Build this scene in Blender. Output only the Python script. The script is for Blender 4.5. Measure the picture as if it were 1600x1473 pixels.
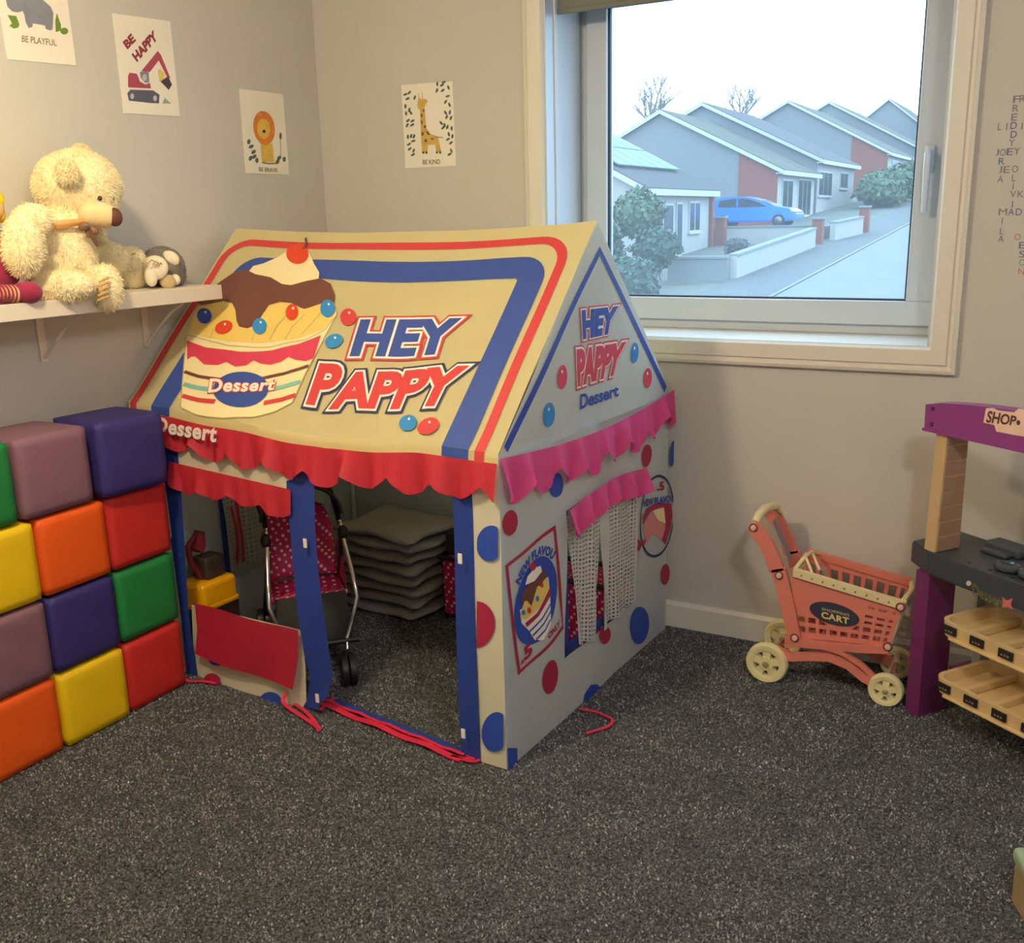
import bpy, bmesh, math, random
import numpy as np
from mathutils import Vector, Matrix

for o in list(bpy.data.objects): bpy.data.objects.remove(o, do_unlink=True)
scene = bpy.context.scene
C = scene.collection
rnd = random.Random(7)
R = math.radians

# ------------------------------------------------------------------ camera
F_PX, CX, CY = 1559.98, 800.0, 736.5
PITCH, ROLL, YAW = R(14.21), R(-1.337), R(29.15)
EYE = np.array([0.0, 0.0, 1.5])
_fw = np.array([-math.sin(YAW)*math.cos(PITCH), math.cos(YAW)*math.cos(PITCH), -math.sin(PITCH)])
_r0 = np.array([math.cos(YAW), math.sin(YAW), 0.0]); _u0 = np.cross(_r0, _fw)
_r = math.cos(ROLL)*_r0 + math.sin(ROLL)*_u0
_u = -math.sin(ROLL)*_r0 + math.cos(ROLL)*_u0
cam_d = bpy.data.cameras.new('camera'); cam = bpy.data.objects.new('camera', cam_d); C.objects.link(cam)
cam_d.sensor_fit = 'HORIZONTAL'; cam_d.sensor_width = 36.0; cam_d.lens = F_PX/1600*36.0
cam_d.clip_start = 0.05; cam_d.clip_end = 600
cam.matrix_world = Matrix(((_r[0], _u[0], -_fw[0], EYE[0]), (_r[1], _u[1], -_fw[1], EYE[1]), (_r[2], _u[2], -_fw[2], EYE[2]), (0, 0, 0, 1)))
scene.camera = cam

# ------------------------------------------------------------------ world, light, exposure
world = bpy.data.worlds.new('overcast_sky'); scene.world = world; world.use_nodes = True
bg = world.node_tree.nodes['Background']
bg.inputs['Color'].default_value = (0.56, 0.80, 1.0, 1); bg.inputs['Strength'].default_value = 5.6
def point_lamp(name, loc, energy, col, radius):
    d = bpy.data.lights.new(name, 'POINT'); d.energy = energy; d.color = col; d.shadow_soft_size = radius
    o = bpy.data.objects.new(name, d); C.objects.link(o); o.location = loc; return o
point_lamp('ceiling_lamp', (-1.7, 1.05, 2.3), 68, (1.0, 0.82, 0.51), 0.07)
point_lamp('added_fill_light', (0.35, 0.6, 2.3), 45, (1.0, 0.985, 0.95), 0.10)  # added neutral fill that brightens carpet and blocks; no known fitting here
pd = bpy.data.lights.new('window_portal', 'AREA'); pd.shape = 'RECTANGLE'; pd.size = 1.33; pd.size_y = 1.2; pd.cycles.is_portal = True
po = bpy.data.objects.new('window_portal', pd); C.objects.link(po); po.location = (-1.03, 3.74, 1.68); po.rotation_euler = (R(-90), 0, 0)
vs = scene.view_settings
vs.view_transform = 'Standard'; vs.look = 'None'; vs.exposure = 0.0; vs.gamma = 1.0; vs.use_curve_mapping = False

# ------------------------------------------------------------------ helpers: rays
def ray(x, y): return _r*(x-CX)/F_PX - _u*(y-CY)/F_PX + _fw
def at_z(x, y, z): d = ray(x, y); return EYE + d*(z-EYE[2])/d[2]
def at_y(x, y, Y): d = ray(x, y); return EYE + d*(Y-EYE[1])/d[1]
def at_x(x, y, X): d = ray(x, y); return EYE + d*(X-EYE[0])/d[0]
def on_plane(x, y, p0, n): d = ray(x, y); return EYE + d*((np.array(p0)-EYE)@n)/(d@n)
def depth(p): return (np.array(p)-EYE)@_fw

# ------------------------------------------------------------------ helpers: materials
def lin(c):
    return tuple((v/255/12.92 if v/255 <= .04045 else ((v/255+.055)/1.055)**2.4) for v in c)
_mats = {}
def M(name, col, rough=.6, var=.06, scale=12, bump=0, bscale=150, trans=0, metal=0, sheen=0, spec=.5, coat=0, detail=3):
    if name in _mats: return _mats[name]
    m = bpy.data.materials.new(name); m.use_nodes = True; nt = m.node_tree; N = nt.nodes; Lk = nt.links
    b = N['Principled BSDF']; l = lin(col)
    tc = N.new('ShaderNodeTexCoord')
    nz = N.new('ShaderNodeTexNoise'); nz.inputs['Scale'].default_value = scale; nz.inputs['Detail'].default_value = detail
    Lk.new(tc.outputs['Object'], nz.inputs['Vector'])
    rp = N.new('ShaderNodeValToRGB'); rp.color_ramp.elements[0].position = .3; rp.color_ramp.elements[1].position = .7
    rp.color_ramp.elements[0].color = (*[max(0, v*(1-var)) for v in l], 1); rp.color_ramp.elements[1].color = (*[min(1, v*(1+var)) for v in l], 1)
    Lk.new(nz.outputs['Fac'], rp.inputs['Fac']); Lk.new(rp.outputs['Color'], b.inputs['Base Color'])
    b.inputs['Roughness'].default_value = rough; b.inputs['Metallic'].default_value = metal
    b.inputs['Specular IOR Level'].default_value = spec
    if sheen: b.inputs['Sheen Weight'].default_value = sheen
    if coat: b.inputs['Coat Weight'].default_value = coat
    if bump:
        n2 = N.new('ShaderNodeTexNoise'); n2.inputs['Scale'].default_value = bscale; n2.inputs['Detail'].default_value = 4
        Lk.new(tc.outputs['Object'], n2.inputs['Vector'])
        bp = N.new('ShaderNodeBump'); bp.inputs['Strength'].default_value = bump; bp.inputs['Distance'].default_value = .01
        Lk.new(n2.outputs['Fac'], bp.inputs['Height']); Lk.new(bp.outputs['Normal'], b.inputs['Normal'])
    if trans:
        t = N.new('ShaderNodeBsdfTranslucent'); Lk.new(rp.outputs['Color'], t.inputs['Color'])
        mx = N.new('ShaderNodeMixShader'); mx.inputs['Fac'].default_value = trans
        Lk.new(b.outputs[0], mx.inputs[1]); Lk.new(t.outputs[0], mx.inputs[2]); Lk.new(mx.outputs[0], N['Material Output'].inputs['Surface'])
    _mats[name] = m; return m
def M_glass(name, tint=(1, 1, 1), gloss=.05, haze=0.0):
    m = bpy.data.materials.new(name); m.use_nodes = True; nt = m.node_tree; N = nt.nodes; Lk = nt.links
    N.remove(N['Principled BSDF'])
    t = N.new('ShaderNodeBsdfTransparent'); t.inputs['Color'].default_value = (*tint, 1)
    g = N.new('ShaderNodeBsdfGlossy'); g.inputs['Roughness'].default_value = .02
    mx = N.new('ShaderNodeMixShader'); mx.inputs['Fac'].default_value = gloss
    Lk.new(t.outputs[0], mx.inputs[1]); Lk.new(g.outputs[0], mx.inputs[2])
    out = mx
    if haze:
        h = N.new('ShaderNodeBsdfTranslucent'); h.inputs['Color'].default_value = (.85, .93, 1, 1)
        m2 = N.new('ShaderNodeMixShader'); m2.inputs['Fac'].default_value = haze
        Lk.new(mx.outputs[0], m2.inputs[1]); Lk.new(h.outputs[0], m2.inputs[2]); out = m2
    Lk.new(out.outputs[0], N['Material Output'].inputs['Surface'])
    _mats[name] = m; return m
def M_dots(name, col, dot, scale, size=.3, rough=.6):
    m = M(name, col, rough, .08); nt = m.node_tree; N = nt.nodes; Lk = nt.links
    b = N['Principled BSDF']; src = b.inputs['Base Color'].links[0].from_socket
    tc = [n for n in N if n.type == 'TEX_COORD'][0]
    v = N.new('ShaderNodeTexVoronoi'); v.inputs['Scale'].default_value = scale; v.inputs['Randomness'].default_value = 0
    mp = N.new('ShaderNodeMapping'); mp.inputs['Rotation'].default_value = (R(45), R(35), R(45))
    Lk.new(tc.outputs['Object'], mp.inputs['Vector']); Lk.new(mp.outputs['Vector'], v.inputs['Vector'])
    lt = N.new('ShaderNodeMath'); lt.operation = 'LESS_THAN'; lt.inputs[1].default_value = size
    Lk.new(v.outputs['Distance'], lt.inputs[0])
    mx = N.new('ShaderNodeMixRGB'); Lk.new(lt.outputs[0], mx.inputs['Fac']); Lk.new(src, mx.inputs['Color1']); mx.inputs['Color2'].default_value = (*lin(dot), 1)
    Lk.new(mx.outputs[0], b.inputs['Base Color']); return m

# ------------------------------------------------------------------ helpers: objects
def tag(o, label=None, cat=None, group=None, kind=None):
    if label: o['label'] = label
    if cat: o['category'] = cat
    if group: o['group'] = group
    if kind: o['kind'] = kind
    return o
def empty(name, loc, rz=0, label=None, cat=None, group=None, kind=None):
    o = bpy.data.objects.new(name, None); C.objects.link(o); o.location = Vector(loc); o.rotation_euler = (0, 0, rz)
    o.empty_display_size = .05
    return tag(o, label, cat, group, kind)
def link_mesh(name, me, mat, parent=None, smooth=False):
    if mat: me.materials.clear(); me.materials.append(mat)
    if smooth:
        for p in me.polygons: p.use_smooth = True
    o = bpy.data.objects.new(name, me); C.objects.link(o)
    if parent: o.parent = parent
    return o
class MB:
    def __init__(s): s.v = []; s.f = []
    def add(s, v, f):
        k = len(s.v); s.v += [tuple(map(float, p)) for p in v]; s.f += [tuple(i+k for i in q) for q in f]; return s
    def box(s, a, b, bev=0):
        (x0, y0, z0), (x1, y1, z1) = a, b
        if bev <= 0:
            v = [(x0, y0, z0), (x1, y0, z0), (x1, y1, z0), (x0, y1, z0), (x0, y0, z1), (x1, y0, z1), (x1, y1, z1), (x0, y1, z1)]
            return s.add(v, [(3, 2, 1, 0), (4, 5, 6, 7), (0, 1, 5, 4), (1, 2, 6, 5), (2, 3, 7, 6), (3, 0, 4, 7)])
        bm = bmesh.new(); bmesh.ops.create_cube(bm, size=1)
        for w in bm.verts: w.co = Vector((x0+(w.co.x+.5)*(x1-x0), y0+(w.co.y+.5)*(y1-y0), z0+(w.co.z+.5)*(z1-z0)))
        bmesh.ops.bevel(bm, geom=bm.edges[:], offset=bev, segments=3, profile=.5, affect='EDGES')
        return s.bm(bm)
    def bm(s, bm):
        bm.verts.index_update(); s.add([w.co for w in bm.verts], [tuple(w.index for w in f.verts) for f in bm.faces]); bm.free(); return s
    def tube(s, pts, rad, n=10, caps=True, closed=False):
        pts = [Vector(p) for p in pts]; rads = rad if isinstance(rad, (list, tuple)) else [rad]*len(pts)
        prev = None; vs = []; fs = []; k = len(pts)
        for i, p in enumerate(pts):
            a = pts[(i-1) % k] if (closed or i > 0) else p; b = pts[(i+1) % k] if (closed or i < k-1) else p
            t = (b-a).normalized()
            if prev is None:
                prev = t.orthogonal().normalized()
            nrm = (prev - t*prev.dot(t)).normalized(); prev = nrm; bn = t.cross(nrm)
            for j in range(n):
                an = 2*math.pi*j/n; vs.append(p+(nrm*math.cos(an)+bn*math.sin(an))*rads[i])
        for i in range(k if closed else k-1):
            for j in range(n):
                a = i*n+j; b = i*n+(j+1) % n; i2 = (i+1) % k; fs.append((a, b, i2*n+(j+1) % n, i2*n+j))
        if caps and not closed: fs.append(tuple(range(n-1, -1, -1))); fs.append(tuple((k-1)*n+j for j in range(n)))
        return s.add(vs, fs)
    def ell(s, c, r, rot=None, seg=20, rings=12):
        bm = bmesh.new(); bmesh.ops.create_uvsphere(bm, u_segments=seg, v_segments=rings, radius=1)
        m = rot.to_matrix() if rot is not None and hasattr(rot, 'to_matrix') else (rot or Matrix.Identity(3))
        for w in bm.verts: w.co = Vector(c) + m @ Vector((w.co.x*r[0], w.co.y*r[1], w.co.z*r[2]))
        return s.bm(bm)
    def prism(s, poly, axis, a, b):
        n = len(poly)
        def P(q, h): return {'x': (h, q[0], q[1]), 'y': (q[0], h, q[1]), 'z': (q[0], q[1], h)}[axis]
        v = [P(q, a) for q in poly]+[P(q, b) for q in poly]
        return s.add(v, [tuple(range(n))[::-1], tuple(range(n, 2*n))]+[(i, (i+1) % n, n+(i+1) % n, n+i) for i in range(n)])
    def grid(s, fn, nu, nv, hole=None):
        k = len(s.v)
        s.v += [tuple(map(float, fn(i/nu, j/nv))) for j in range(nv+1) for i in range(nu+1)]
        for j in range(nv):
            for i in range(nu):
                if hole and hole((i+.5)/nu, (j+.5)/nv): continue
                a = k+j*(nu+1)+i; s.f.append((a, a+1, a+nu+2, a+nu+1))
        return s
    def disc_ring(s, c, axis, r0, r1, h, n=32):
        """a flat ring (washer) with thickness h along axis 'y' or other axis"""
        prof = [(r0, -h/2), (r1, -h/2), (r1, h/2), (r0, h/2)]; return s.lathe(c, axis, prof, n, True)
    def lathe(s, c, axis, prof, n=28, closed=False):
        c = Vector(c); ax = Vector({'x': (1, 0, 0), 'y': (0, 1, 0), 'z': (0, 0, 1)}[axis]) if isinstance(axis, str) else Vector(axis).normalized()
        e1 = ax.orthogonal().normalized(); e2 = ax.cross(e1); m = len(prof)
        v = [c+ax*h+(e1*math.cos(2*math.pi*j/n)+e2*math.sin(2*math.pi*j/n))*r for j in range(n) for r, h in prof]
        f = []
        for j in range(n):
            j2 = (j+1) % n
            for i in range(m if closed else m-1):
                i2 = (i+1) % m; f.append((j*m+i, j2*m+i, j2*m+i2, j*m+i2))
        return s.add(v, f)
    def build(s, name, mat, parent=None, smooth=False, recalc=True):
        me = bpy.data.meshes.new(name); me.from_pydata(s.v, [], s.f); me.validate(verbose=False)
        if recalc:
            bm = bmesh.new(); bm.from_mesh(me); bmesh.ops.recalc_face_normals(bm, faces=bm.faces); bm.to_mesh(me); bm.free()
        o = link_mesh(name, me, mat, parent, smooth)
        if smooth:
            try: me.set_sharp_from_angle(angle=R(40))
            except Exception: pass
        return o
def offs(o, v):
    for w in o.data.vertices: w.co -= Vector(v)
    return o
def copy_tree(o, parent=None):
    c = o.copy(); C.objects.link(c); c.parent = parent
    for ch in list(o.children): copy_tree(ch, c)
    return c
def blob(items, voxel=.008, smooth_it=4):
    b = MB()
    for it in items: b.ell(*it)
    me = bpy.data.meshes.new('tmp'); me.from_pydata(b.v, [], b.f)
    o = bpy.data.objects.new('tmp', me); C.objects.link(o)
    r_ = o.modifiers.new('r', 'REMESH'); r_.mode = 'VOXEL'; r_.voxel_size = voxel
    sm = o.modifiers.new('s', 'SMOOTH'); sm.iterations = smooth_it; sm.factor = .6
    dg = bpy.context.evaluated_depsgraph_get(); dg.update()
    out = bpy.data.meshes.new_from_object(o.evaluated_get(dg)); bpy.data.objects.remove(o); return out
def fur_mesh(me, n, length, width, seed=1, down=.4, clump=.5):
    rg = np.random.default_rng(seed); me.calc_loop_triangles()
    co = np.array([v.co[:] for v in me.vertices]); tr = np.array([t.vertices[:] for t in me.loop_triangles])
    a, b, c = co[tr[:, 0]], co[tr[:, 1]], co[tr[:, 2]]; cr = np.cross(b-a, c-a); ar = np.linalg.norm(cr, axis=1); nr = cr/np.maximum(ar[:, None], 1e-12)
    idx = rg.choice(len(tr), n, p=ar/ar.sum()); u = rg.random((n, 2)); m = u.sum(1) > 1; u[m] = 1-u[m]
    p = a[idx]+(b-a)[idx]*u[:, :1]+(c-a)[idx]*u[:, 1:]; nn = nr[idx]
    cl = np.sin(p*95+3).sum(1, keepdims=True)*.5
    sw = np.stack([np.sin(p[:, 1]*60+p[:, 2]*40), np.sin(p[:, 2]*70+p[:, 0]*50), np.cos(p[:, 0]*60+p[:, 1]*60)-down*1.5], 1)
    d = nn+clump*sw*.5+rg.normal(0, .3, (n, 3)); d /= np.linalg.norm(d, axis=1, keepdims=True)
    L = length*(.6+.7*rg.random((n, 1)))*(1+.2*cl)
    side = np.cross(d, rg.normal(0, 1, (n, 3))); side /= np.linalg.norm(side, axis=1, keepdims=True); side *= width/2
    mid = p+d*L*.55; tip = p+(d+np.array([0, 0, -down]))*L
    V = np.stack([p-side, p+side, mid-side*.8, mid+side*.8, tip], 1).reshape(-1, 3)
    k = np.arange(n)[:, None]*5
    Fq = np.concatenate([k+0, k+1, k+3, k+2], 1); Ft = np.concatenate([k+2, k+3, k+4], 1)
    out = bpy.data.meshes.new('fur'); out.from_pydata(V.tolist(), [], Fq.tolist()+Ft.tolist()); return out

# ---- flat print: polygons mapped onto a surface function S(u,v,h)->xyz
def poly_tri(loops):
    """list of 2D polygons -> (verts, faces) triangulated"""
    V = []; Fc = []
    for lp in loops:
        bm = bmesh.new(); vs_ = [bm.verts.new((p[0], p[1], 0)) for p in lp]
        try: f = bm.faces.new(vs_)
        except Exception: bm.free(); continue
        bmesh.ops.triangulate(bm, faces=[f]); bm.verts.index_update(); k = len(V)
        V += [(v.co.x, v.co.y) for v in bm.verts]; Fc += [tuple(v.index+k for v in g.verts) for g in bm.faces]; bm.free()
    return V, Fc
def decal(name, vf, S, h, mat, parent, maxedge=.03):
    V, Fc = vf
    bm = bmesh.new(); vs_ = [bm.verts.new((p[0], p[1], 0)) for p in V]
    for f in Fc:
        try: bm.faces.new([vs_[i] for i in f])
        except Exception: pass
    for _ in range(6):
        el = [e for e in bm.edges if e.calc_length() > maxedge]
        if not el: break
        bmesh.ops.subdivide_edges(bm, edges=el, cuts=1)
        bmesh.ops.triangulate(bm, faces=[f for f in bm.faces if len(f.verts) > 3])
    for v in bm.verts: v.co = Vector(S(v.co.x, v.co.y, h))
    me = bpy.data.meshes.new(name); bm.to_mesh(me); bm.free()
    return link_mesh(name, me, mat, parent)
def oval(cx, cy, rx, ry, rot=0, n=28, a0=0, a1=360):
    c, s = math.cos(R(rot)), math.sin(R(rot)); out = []
    full = abs(a1-a0) >= 360
    for i in range(n if full else n+1):
        a = R(a0+(a1-a0)*i/n); x, y = rx*math.cos(a), ry*math.sin(a); out.append((cx+x*c-y*s, cy+x*s+y*c))
    return out
def stroke(pts, w, closed=False):
    """thick 2D polyline as quads (returns verts, faces)"""
    n = len(pts); V = []; Fc = []
    for i, p in enumerate(pts):
        a = pts[(i-1) % n] if (closed or i > 0) else p; b = pts[(i+1) % n] if (closed or i < n-1) else p
        dx, dy = b[0]-a[0], b[1]-a[1]; l = math.hypot(dx, dy) or 1; nx, ny = -dy/l*w/2, dx/l*w/2
        V += [(p[0]+nx, p[1]+ny), (p[0]-nx, p[1]-ny)]
    for i in range(n if closed else n-1):
        j = (i+1) % n; Fc.append((2*i, 2*i+1, 2*j+1, 2*j))
    return V, Fc
def merge(*vfs):
    V = []; Fc = []
    for v, f in vfs: k = len(V); V += list(v); Fc += [tuple(i+k for i in q) for q in f]
    return V, Fc
def text2d(body, bold=0.0, ref_bold=None, spacing=1.0):
    """text as 2D triangles, normalised so the un-outlined text fills the unit square"""
    def raw(off):
        cu = bpy.data.curves.new('t', 'FONT'); cu.body = body; cu.size = 1; cu.offset = off; cu.space_character = spacing; cu.resolution_u = 4
        o = bpy.data.objects.new('t', cu); C.objects.link(o)
        dg = bpy.context.evaluated_depsgraph_get(); dg.update()
        me = bpy.data.meshes.new_from_object(o.evaluated_get(dg)); bpy.data.objects.remove(o)
        V = [(v.co.x, v.co.y) for v in me.vertices]; Fc = [tuple(p.vertices) for p in me.polygons]; bpy.data.meshes.remove(me); return V, Fc
    V0, _ = raw(bold if ref_bold is None else ref_bold); V, Fc = raw(bold)
    x0, x1 = min(v[0] for v in V0), max(v[0] for v in V0); y0, y1 = min(v[1] for v in V0), max(v[1] for v in V0)
    return [((v[0]-x0)/(x1-x0), (v[1]-y0)/(y1-y0)) for v in V], Fc
def quadmap(vf, bl, br, tr, tl):
    V, Fc = vf; out = []
    for u, v in V:
        out.append(tuple(bl[i]*(1-u)*(1-v)+br[i]*u*(1-v)+tr[i]*u*v+tl[i]*(1-u)*v for i in (0, 1)))
    return out, Fc
def mapped(vf, fn): return [fn(*p) for p in vf[0]], vf[1]
def arch(vf, cx, cy, r0, r1, a0, a1):
    """bend unit-square text along an arc"""
    out = []
    for u, v in vf[0]:
        a = R(a0+(a1-a0)*u); r = r0+(r1-r0)*v; out.append((cx+r*math.cos(a), cy+r*math.sin(a)))
    return out, vf[1]

# ================================================================== THE ROOM
WX, WY = -2.72, 3.354          # left wall, window wall
RX, RY, CZ = 1.15, -1.3, 2.46  # right wall, rear wall, ceiling
paint = M('wall_paint', (201, 196, 188), .75, .02, 3, .05, 260)
white_gloss = M('white_gloss_paint', (228, 222, 212), .35, .02, 6)
upvc = M('white_upvc', (200, 206, 213), .3, .015, 6)
ceil_m = M('ceiling_paint', (225, 222, 215), .8, .02, 4)
def carpet_mat():
    m = M('carpet', (70, 70, 73), .95, .2, 9, spec=.1, detail=4); nt = m.node_tree; N = nt.nodes; Lk = nt.links
    b = N['Principled BSDF']; src = b.inputs['Base Color'].links[0].from_socket; tc = [n for n in N if n.type == 'TEX_COORD'][0]
    n1 = N.new('ShaderNodeTexNoise'); n1.inputs['Scale'].default_value = 120; n1.inputs['Detail'].default_value = 3; n1.inputs['Roughness'].default_value = .7
    Lk.new(tc.outputs['Object'], n1.inputs['Vector'])
    rp = N.new('ShaderNodeValToRGB'); rp.color_ramp.elements[0].position = .38; rp.color_ramp.elements[1].position = .68
    rp.color_ramp.elements[0].color = (.16, .155, .15, 1); rp.color_ramp.elements[1].color = (2.2, 2.2, 2.2, 1)
    Lk.new(n1.outputs['Fac'], rp.inputs['Fac'])
    mx = N.new('ShaderNodeMixRGB'); mx.blend_type = 'MULTIPLY'; mx.inputs['Fac'].default_value = 1
    Lk.new(src, mx.inputs['Color1']); Lk.new(rp.outputs['Color'], mx.inputs['Color2']); Lk.new(mx.outputs[0], b.inputs['Base Color'])
    bp = N.new('ShaderNodeBump'); bp.inputs['Strength'].default_value = .9; bp.inputs['Distance'].default_value = .012
    Lk.new(n1.outputs['Fac'], bp.inputs['Height']); Lk.new(bp.outputs['Normal'], b.inputs['Normal'])
    b.inputs['Sheen Weight'].default_value = .15; return m
def struct(o): o['kind'] = 'structure'; return o
floor = struct(MB().box((WX-.15, RY-.15, -.1), (RX+.15, 3.75, 0)).build('floor', carpet_mat()))
def carpet_pile():
    rg = np.random.default_rng(11); n = 230000
    p = np.stack([rg.uniform(-2.70, .75, n), rg.uniform(.85, 3.33, n), np.full(n, -.0005)], 1)
    a = rg.uniform(0, 6.283, n); w = rg.uniform(.0016, .0030, n)[:, None]; h = rg.uniform(.0025, .0060, n)[:, None]
    d = np.stack([np.cos(a), np.sin(a), np.zeros(n)], 1); b = a+rg.uniform(-1, 1, n)+1.57
    lean = np.stack([np.cos(b), np.sin(b), np.zeros(n)], 1)*rg.uniform(.001, .005, n)[:, None]
    top = p+lean+np.array([0, 0, 1])*h
    V = np.stack([p-d*w, p+d*w, top+d*w*.7, top-d*w*.7], 1).reshape(-1, 3)
    me = bpy.data.meshes.new('carpet_pile'); k = np.arange(n)[:, None]*4
    me.vertices.add(4*n); me.vertices.foreach_set('co', V.ravel()); me.loops.add(4*n); me.loops.foreach_set('vertex_index', np.arange(4*n)); me.polygons.add(n); me.polygons.foreach_set('loop_start', np.arange(n)*4); me.update(calc_edges=True)
    t = np.clip(rg.lognormal(-.08, .34, n), .35, 2.2); at = me.color_attributes.new('tuft_shade', 'FLOAT_COLOR', 'POINT')
    at.data.foreach_set('color', np.repeat(np.stack([t, t, t, np.ones(n)], 1), 4, 0).ravel())
    m = M('carpet_tufts', (126, 126, 129), .95, .25, 7, spec=.1); nt = m.node_tree; b_ = nt.nodes['Principled BSDF']; src = b_.inputs['Base Color'].links[0].from_socket
    ca = nt.nodes.new('ShaderNodeVertexColor'); ca.layer_name = 'tuft_shade'; mx = nt.nodes.new('ShaderNodeMixRGB'); mx.blend_type = 'MULTIPLY'; mx.inputs['Fac'].default_value = 1
    nt.links.new(src, mx.inputs['Color1']); nt.links.new(ca.outputs['Color'], mx.inputs['Color2']); nt.links.new(mx.outputs[0], b_.inputs['Base Color'])
    o = link_mesh('carpet_pile', me, m, floor); o['kind'] = 'stuff'
carpet_pile()
struct(MB().box((WX-.15, RY-.15, CZ), (RX+.15, 3.75, CZ+.12)).build('ceiling', ceil_m))
struct(MB().box((WX-.15, RY-.15, 0), (WX, 3.75, CZ)).build('wall_left', paint))
struct(MB().box((RX, RY-.15, 0), (RX+.15, 3.75, CZ)).build('wall_right', paint))
struct(MB().box((WX, RY-.15, 0), (RX, RY, CZ)).build('wall_rear', paint))
wx0, wx1, wz0, wz1 = -1.698, -.369, 1.083, 2.36      # clear opening
wall_back = struct(MB().box((WX, WY, 0), (wx0, 3.75, CZ)).box((wx1, WY, 0), (RX, 3.75, CZ)).box((wx0, WY, 0), (wx1, 3.75, wz0-.012)).box((wx0, WY, wz1), (wx1, 3.75, CZ)).build('wall_back', paint))
def skirting(name, a, b, face):
    # stepped profile: body with a small rounded top
    m = MB()
    if face == 'y': m.prism([(WY, 0), (WY-.016, 0), (WY-.016, .085), (WY-.009, .098), (WY, .098)], 'x', a, b)
    else: m.prism([(WX, 0), (WX+.016, 0), (WX+.016, .085), (WX+.009, .098), (WX, .098)], 'y', a, b)
    return struct(m.build(name, white_gloss))
skirting('baseboard_back', WX+.016, RX, 'y'); skirting('baseboard_left', RY, WY, 'x')

# ---- window: casing, lined reveal, sill board, frame, sash, pane, handle
win = empty('window_1', (-1.033, WY, wz0), kind='structure')
W0 = (-1.033, WY, wz0)
def wpart(name, mb, mat, parent=win, smooth=False): return offs(mb.build(name, mat, parent, smooth), W0)
ox0, ox1, oz0, oz1 = -1.776, -.288, 1.0, 2.44
def mitred(p_out0, p_out1, p_in0, p_in1):
    """one moulded board of the casing; profile steps from the outer to the inner edge"""
    prof = [(0, 0), (0, .020), (.13, .024), (.2, .016), (.30, .016), (.36, .024), (.9, .024), (.95, .018), (1, .012), (1, 0)]
    m = MB(); v = []
    for t, h in prof:
        for e in (0, 1):
            po_, pi_ = (p_out0, p_in0) if e == 0 else (p_out1, p_in1)
            v.append((po_[0]+(pi_[0]-po_[0])*t, WY-h, po_[1]+(pi_[1]-po_[1])*t))
    return m.add(v, [(2*i, 2*i+1, 2*i+3, 2*i+2) for i in range(len(prof)-1)])
casing_m = M('casing_gloss', (226, 219, 206), .4, .02, 6)
O = [(ox0, oz0), (ox1, oz0), (ox1, oz1), (ox0, oz1)]; I = [(wx0, wz0), (wx1, wz0), (wx1, wz1), (wx0, wz1)]
for k in range(4): wpart('casing_board', mitred(O[k], O[(k+1) % 4], I[k], I[(k+1) % 4]), casing_m)
yf = 3.63                                               # inner face of the frame
wpart('sill_board', MB().box((wx0, WY-.012, wz0-.012), (wx1, yf+.02, wz0), .003), white_gloss)
for s_, nm in ((wx0, 'reveal_lining'), (wx1, 'reveal_lining')):
    sg = 1 if s_ == wx0 else -1
    wpart(nm, MB().box((min(s_, s_+sg*.006), WY-.01, wz0), (max(s_, s_+sg*.006), yf, wz1)), upvc)
    wpart('lining_bead', MB().box((min(s_, s_+sg*.012), WY+.055, wz0), (max(s_, s_+sg*.012), WY+.075, wz1), .003), upvc)
wpart('reveal_lining', MB().box((wx0, WY-.01, wz1-.006), (wx1, yf, wz1)), upvc)
def ring(x0, x1, z0, z1, w, y0, y1):
    m = MB(); m.box((x0, y0, z0), (x1, y1, z0+w), .004); m.box((x0, y0, z1-w), (x1, y1, z1), .004); m.box((x0, y0, z0+w), (x0+w, y1, z1-w), .004); m.box((x1-w, y0, z0+w), (x1, y1, z1-w), .004); return m
wpart('outer_frame', ring(wx0, wx1, wz0, wz1, .042, yf+.012, yf+.085), upvc)
gx0, gx1, gz0, gz1 = -1.590, -.497, 1.206, 2.24
wpart('sash', ring(wx0+.034, wx1-.034, wz0+.034, wz1-.034, .082, yf-.008, yf+.06), upvc)
sash_in = (wx0+.034+.082, wx1-.034-.082, wz0+.034+.082, wz1-.034-.082)
wpart('gasket', ring(sash_in[0]-.004, sash_in[1]+.004, sash_in[2]-.004, sash_in[3]+.004, .011, yf+.008, yf+.03), M('black_gasket', (40, 52, 70), .6, .05))
wpart('pane', MB().box((sash_in[0], yf+.018, sash_in[2]), (sash_in[1], yf+.024, sash_in[3])), M_glass('window_glass', (.97, .99, 1.0), .03, .045))
hx = wx1-.034-.04
hd = wpart('handle', MB().box((hx-.016, yf-.022, 1.615), (hx+.016, yf-.006, 1.70), .005).tube([(hx, yf-.03, 1.675), (hx, yf-.055, 1.67), (hx, yf-.058, 1.62), (hx, yf-.055, 1.49)], [.011, .012, .011, .009]), upvc, smooth=True)
wpart('handle_lock', MB().lathe((hx-.002, yf-.06, 1.668), 'y', [(0, -.004), (.006, -.003), (.006, .004)], 12), M('dark_lock', (60, 62, 66), .4), hd)
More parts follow.
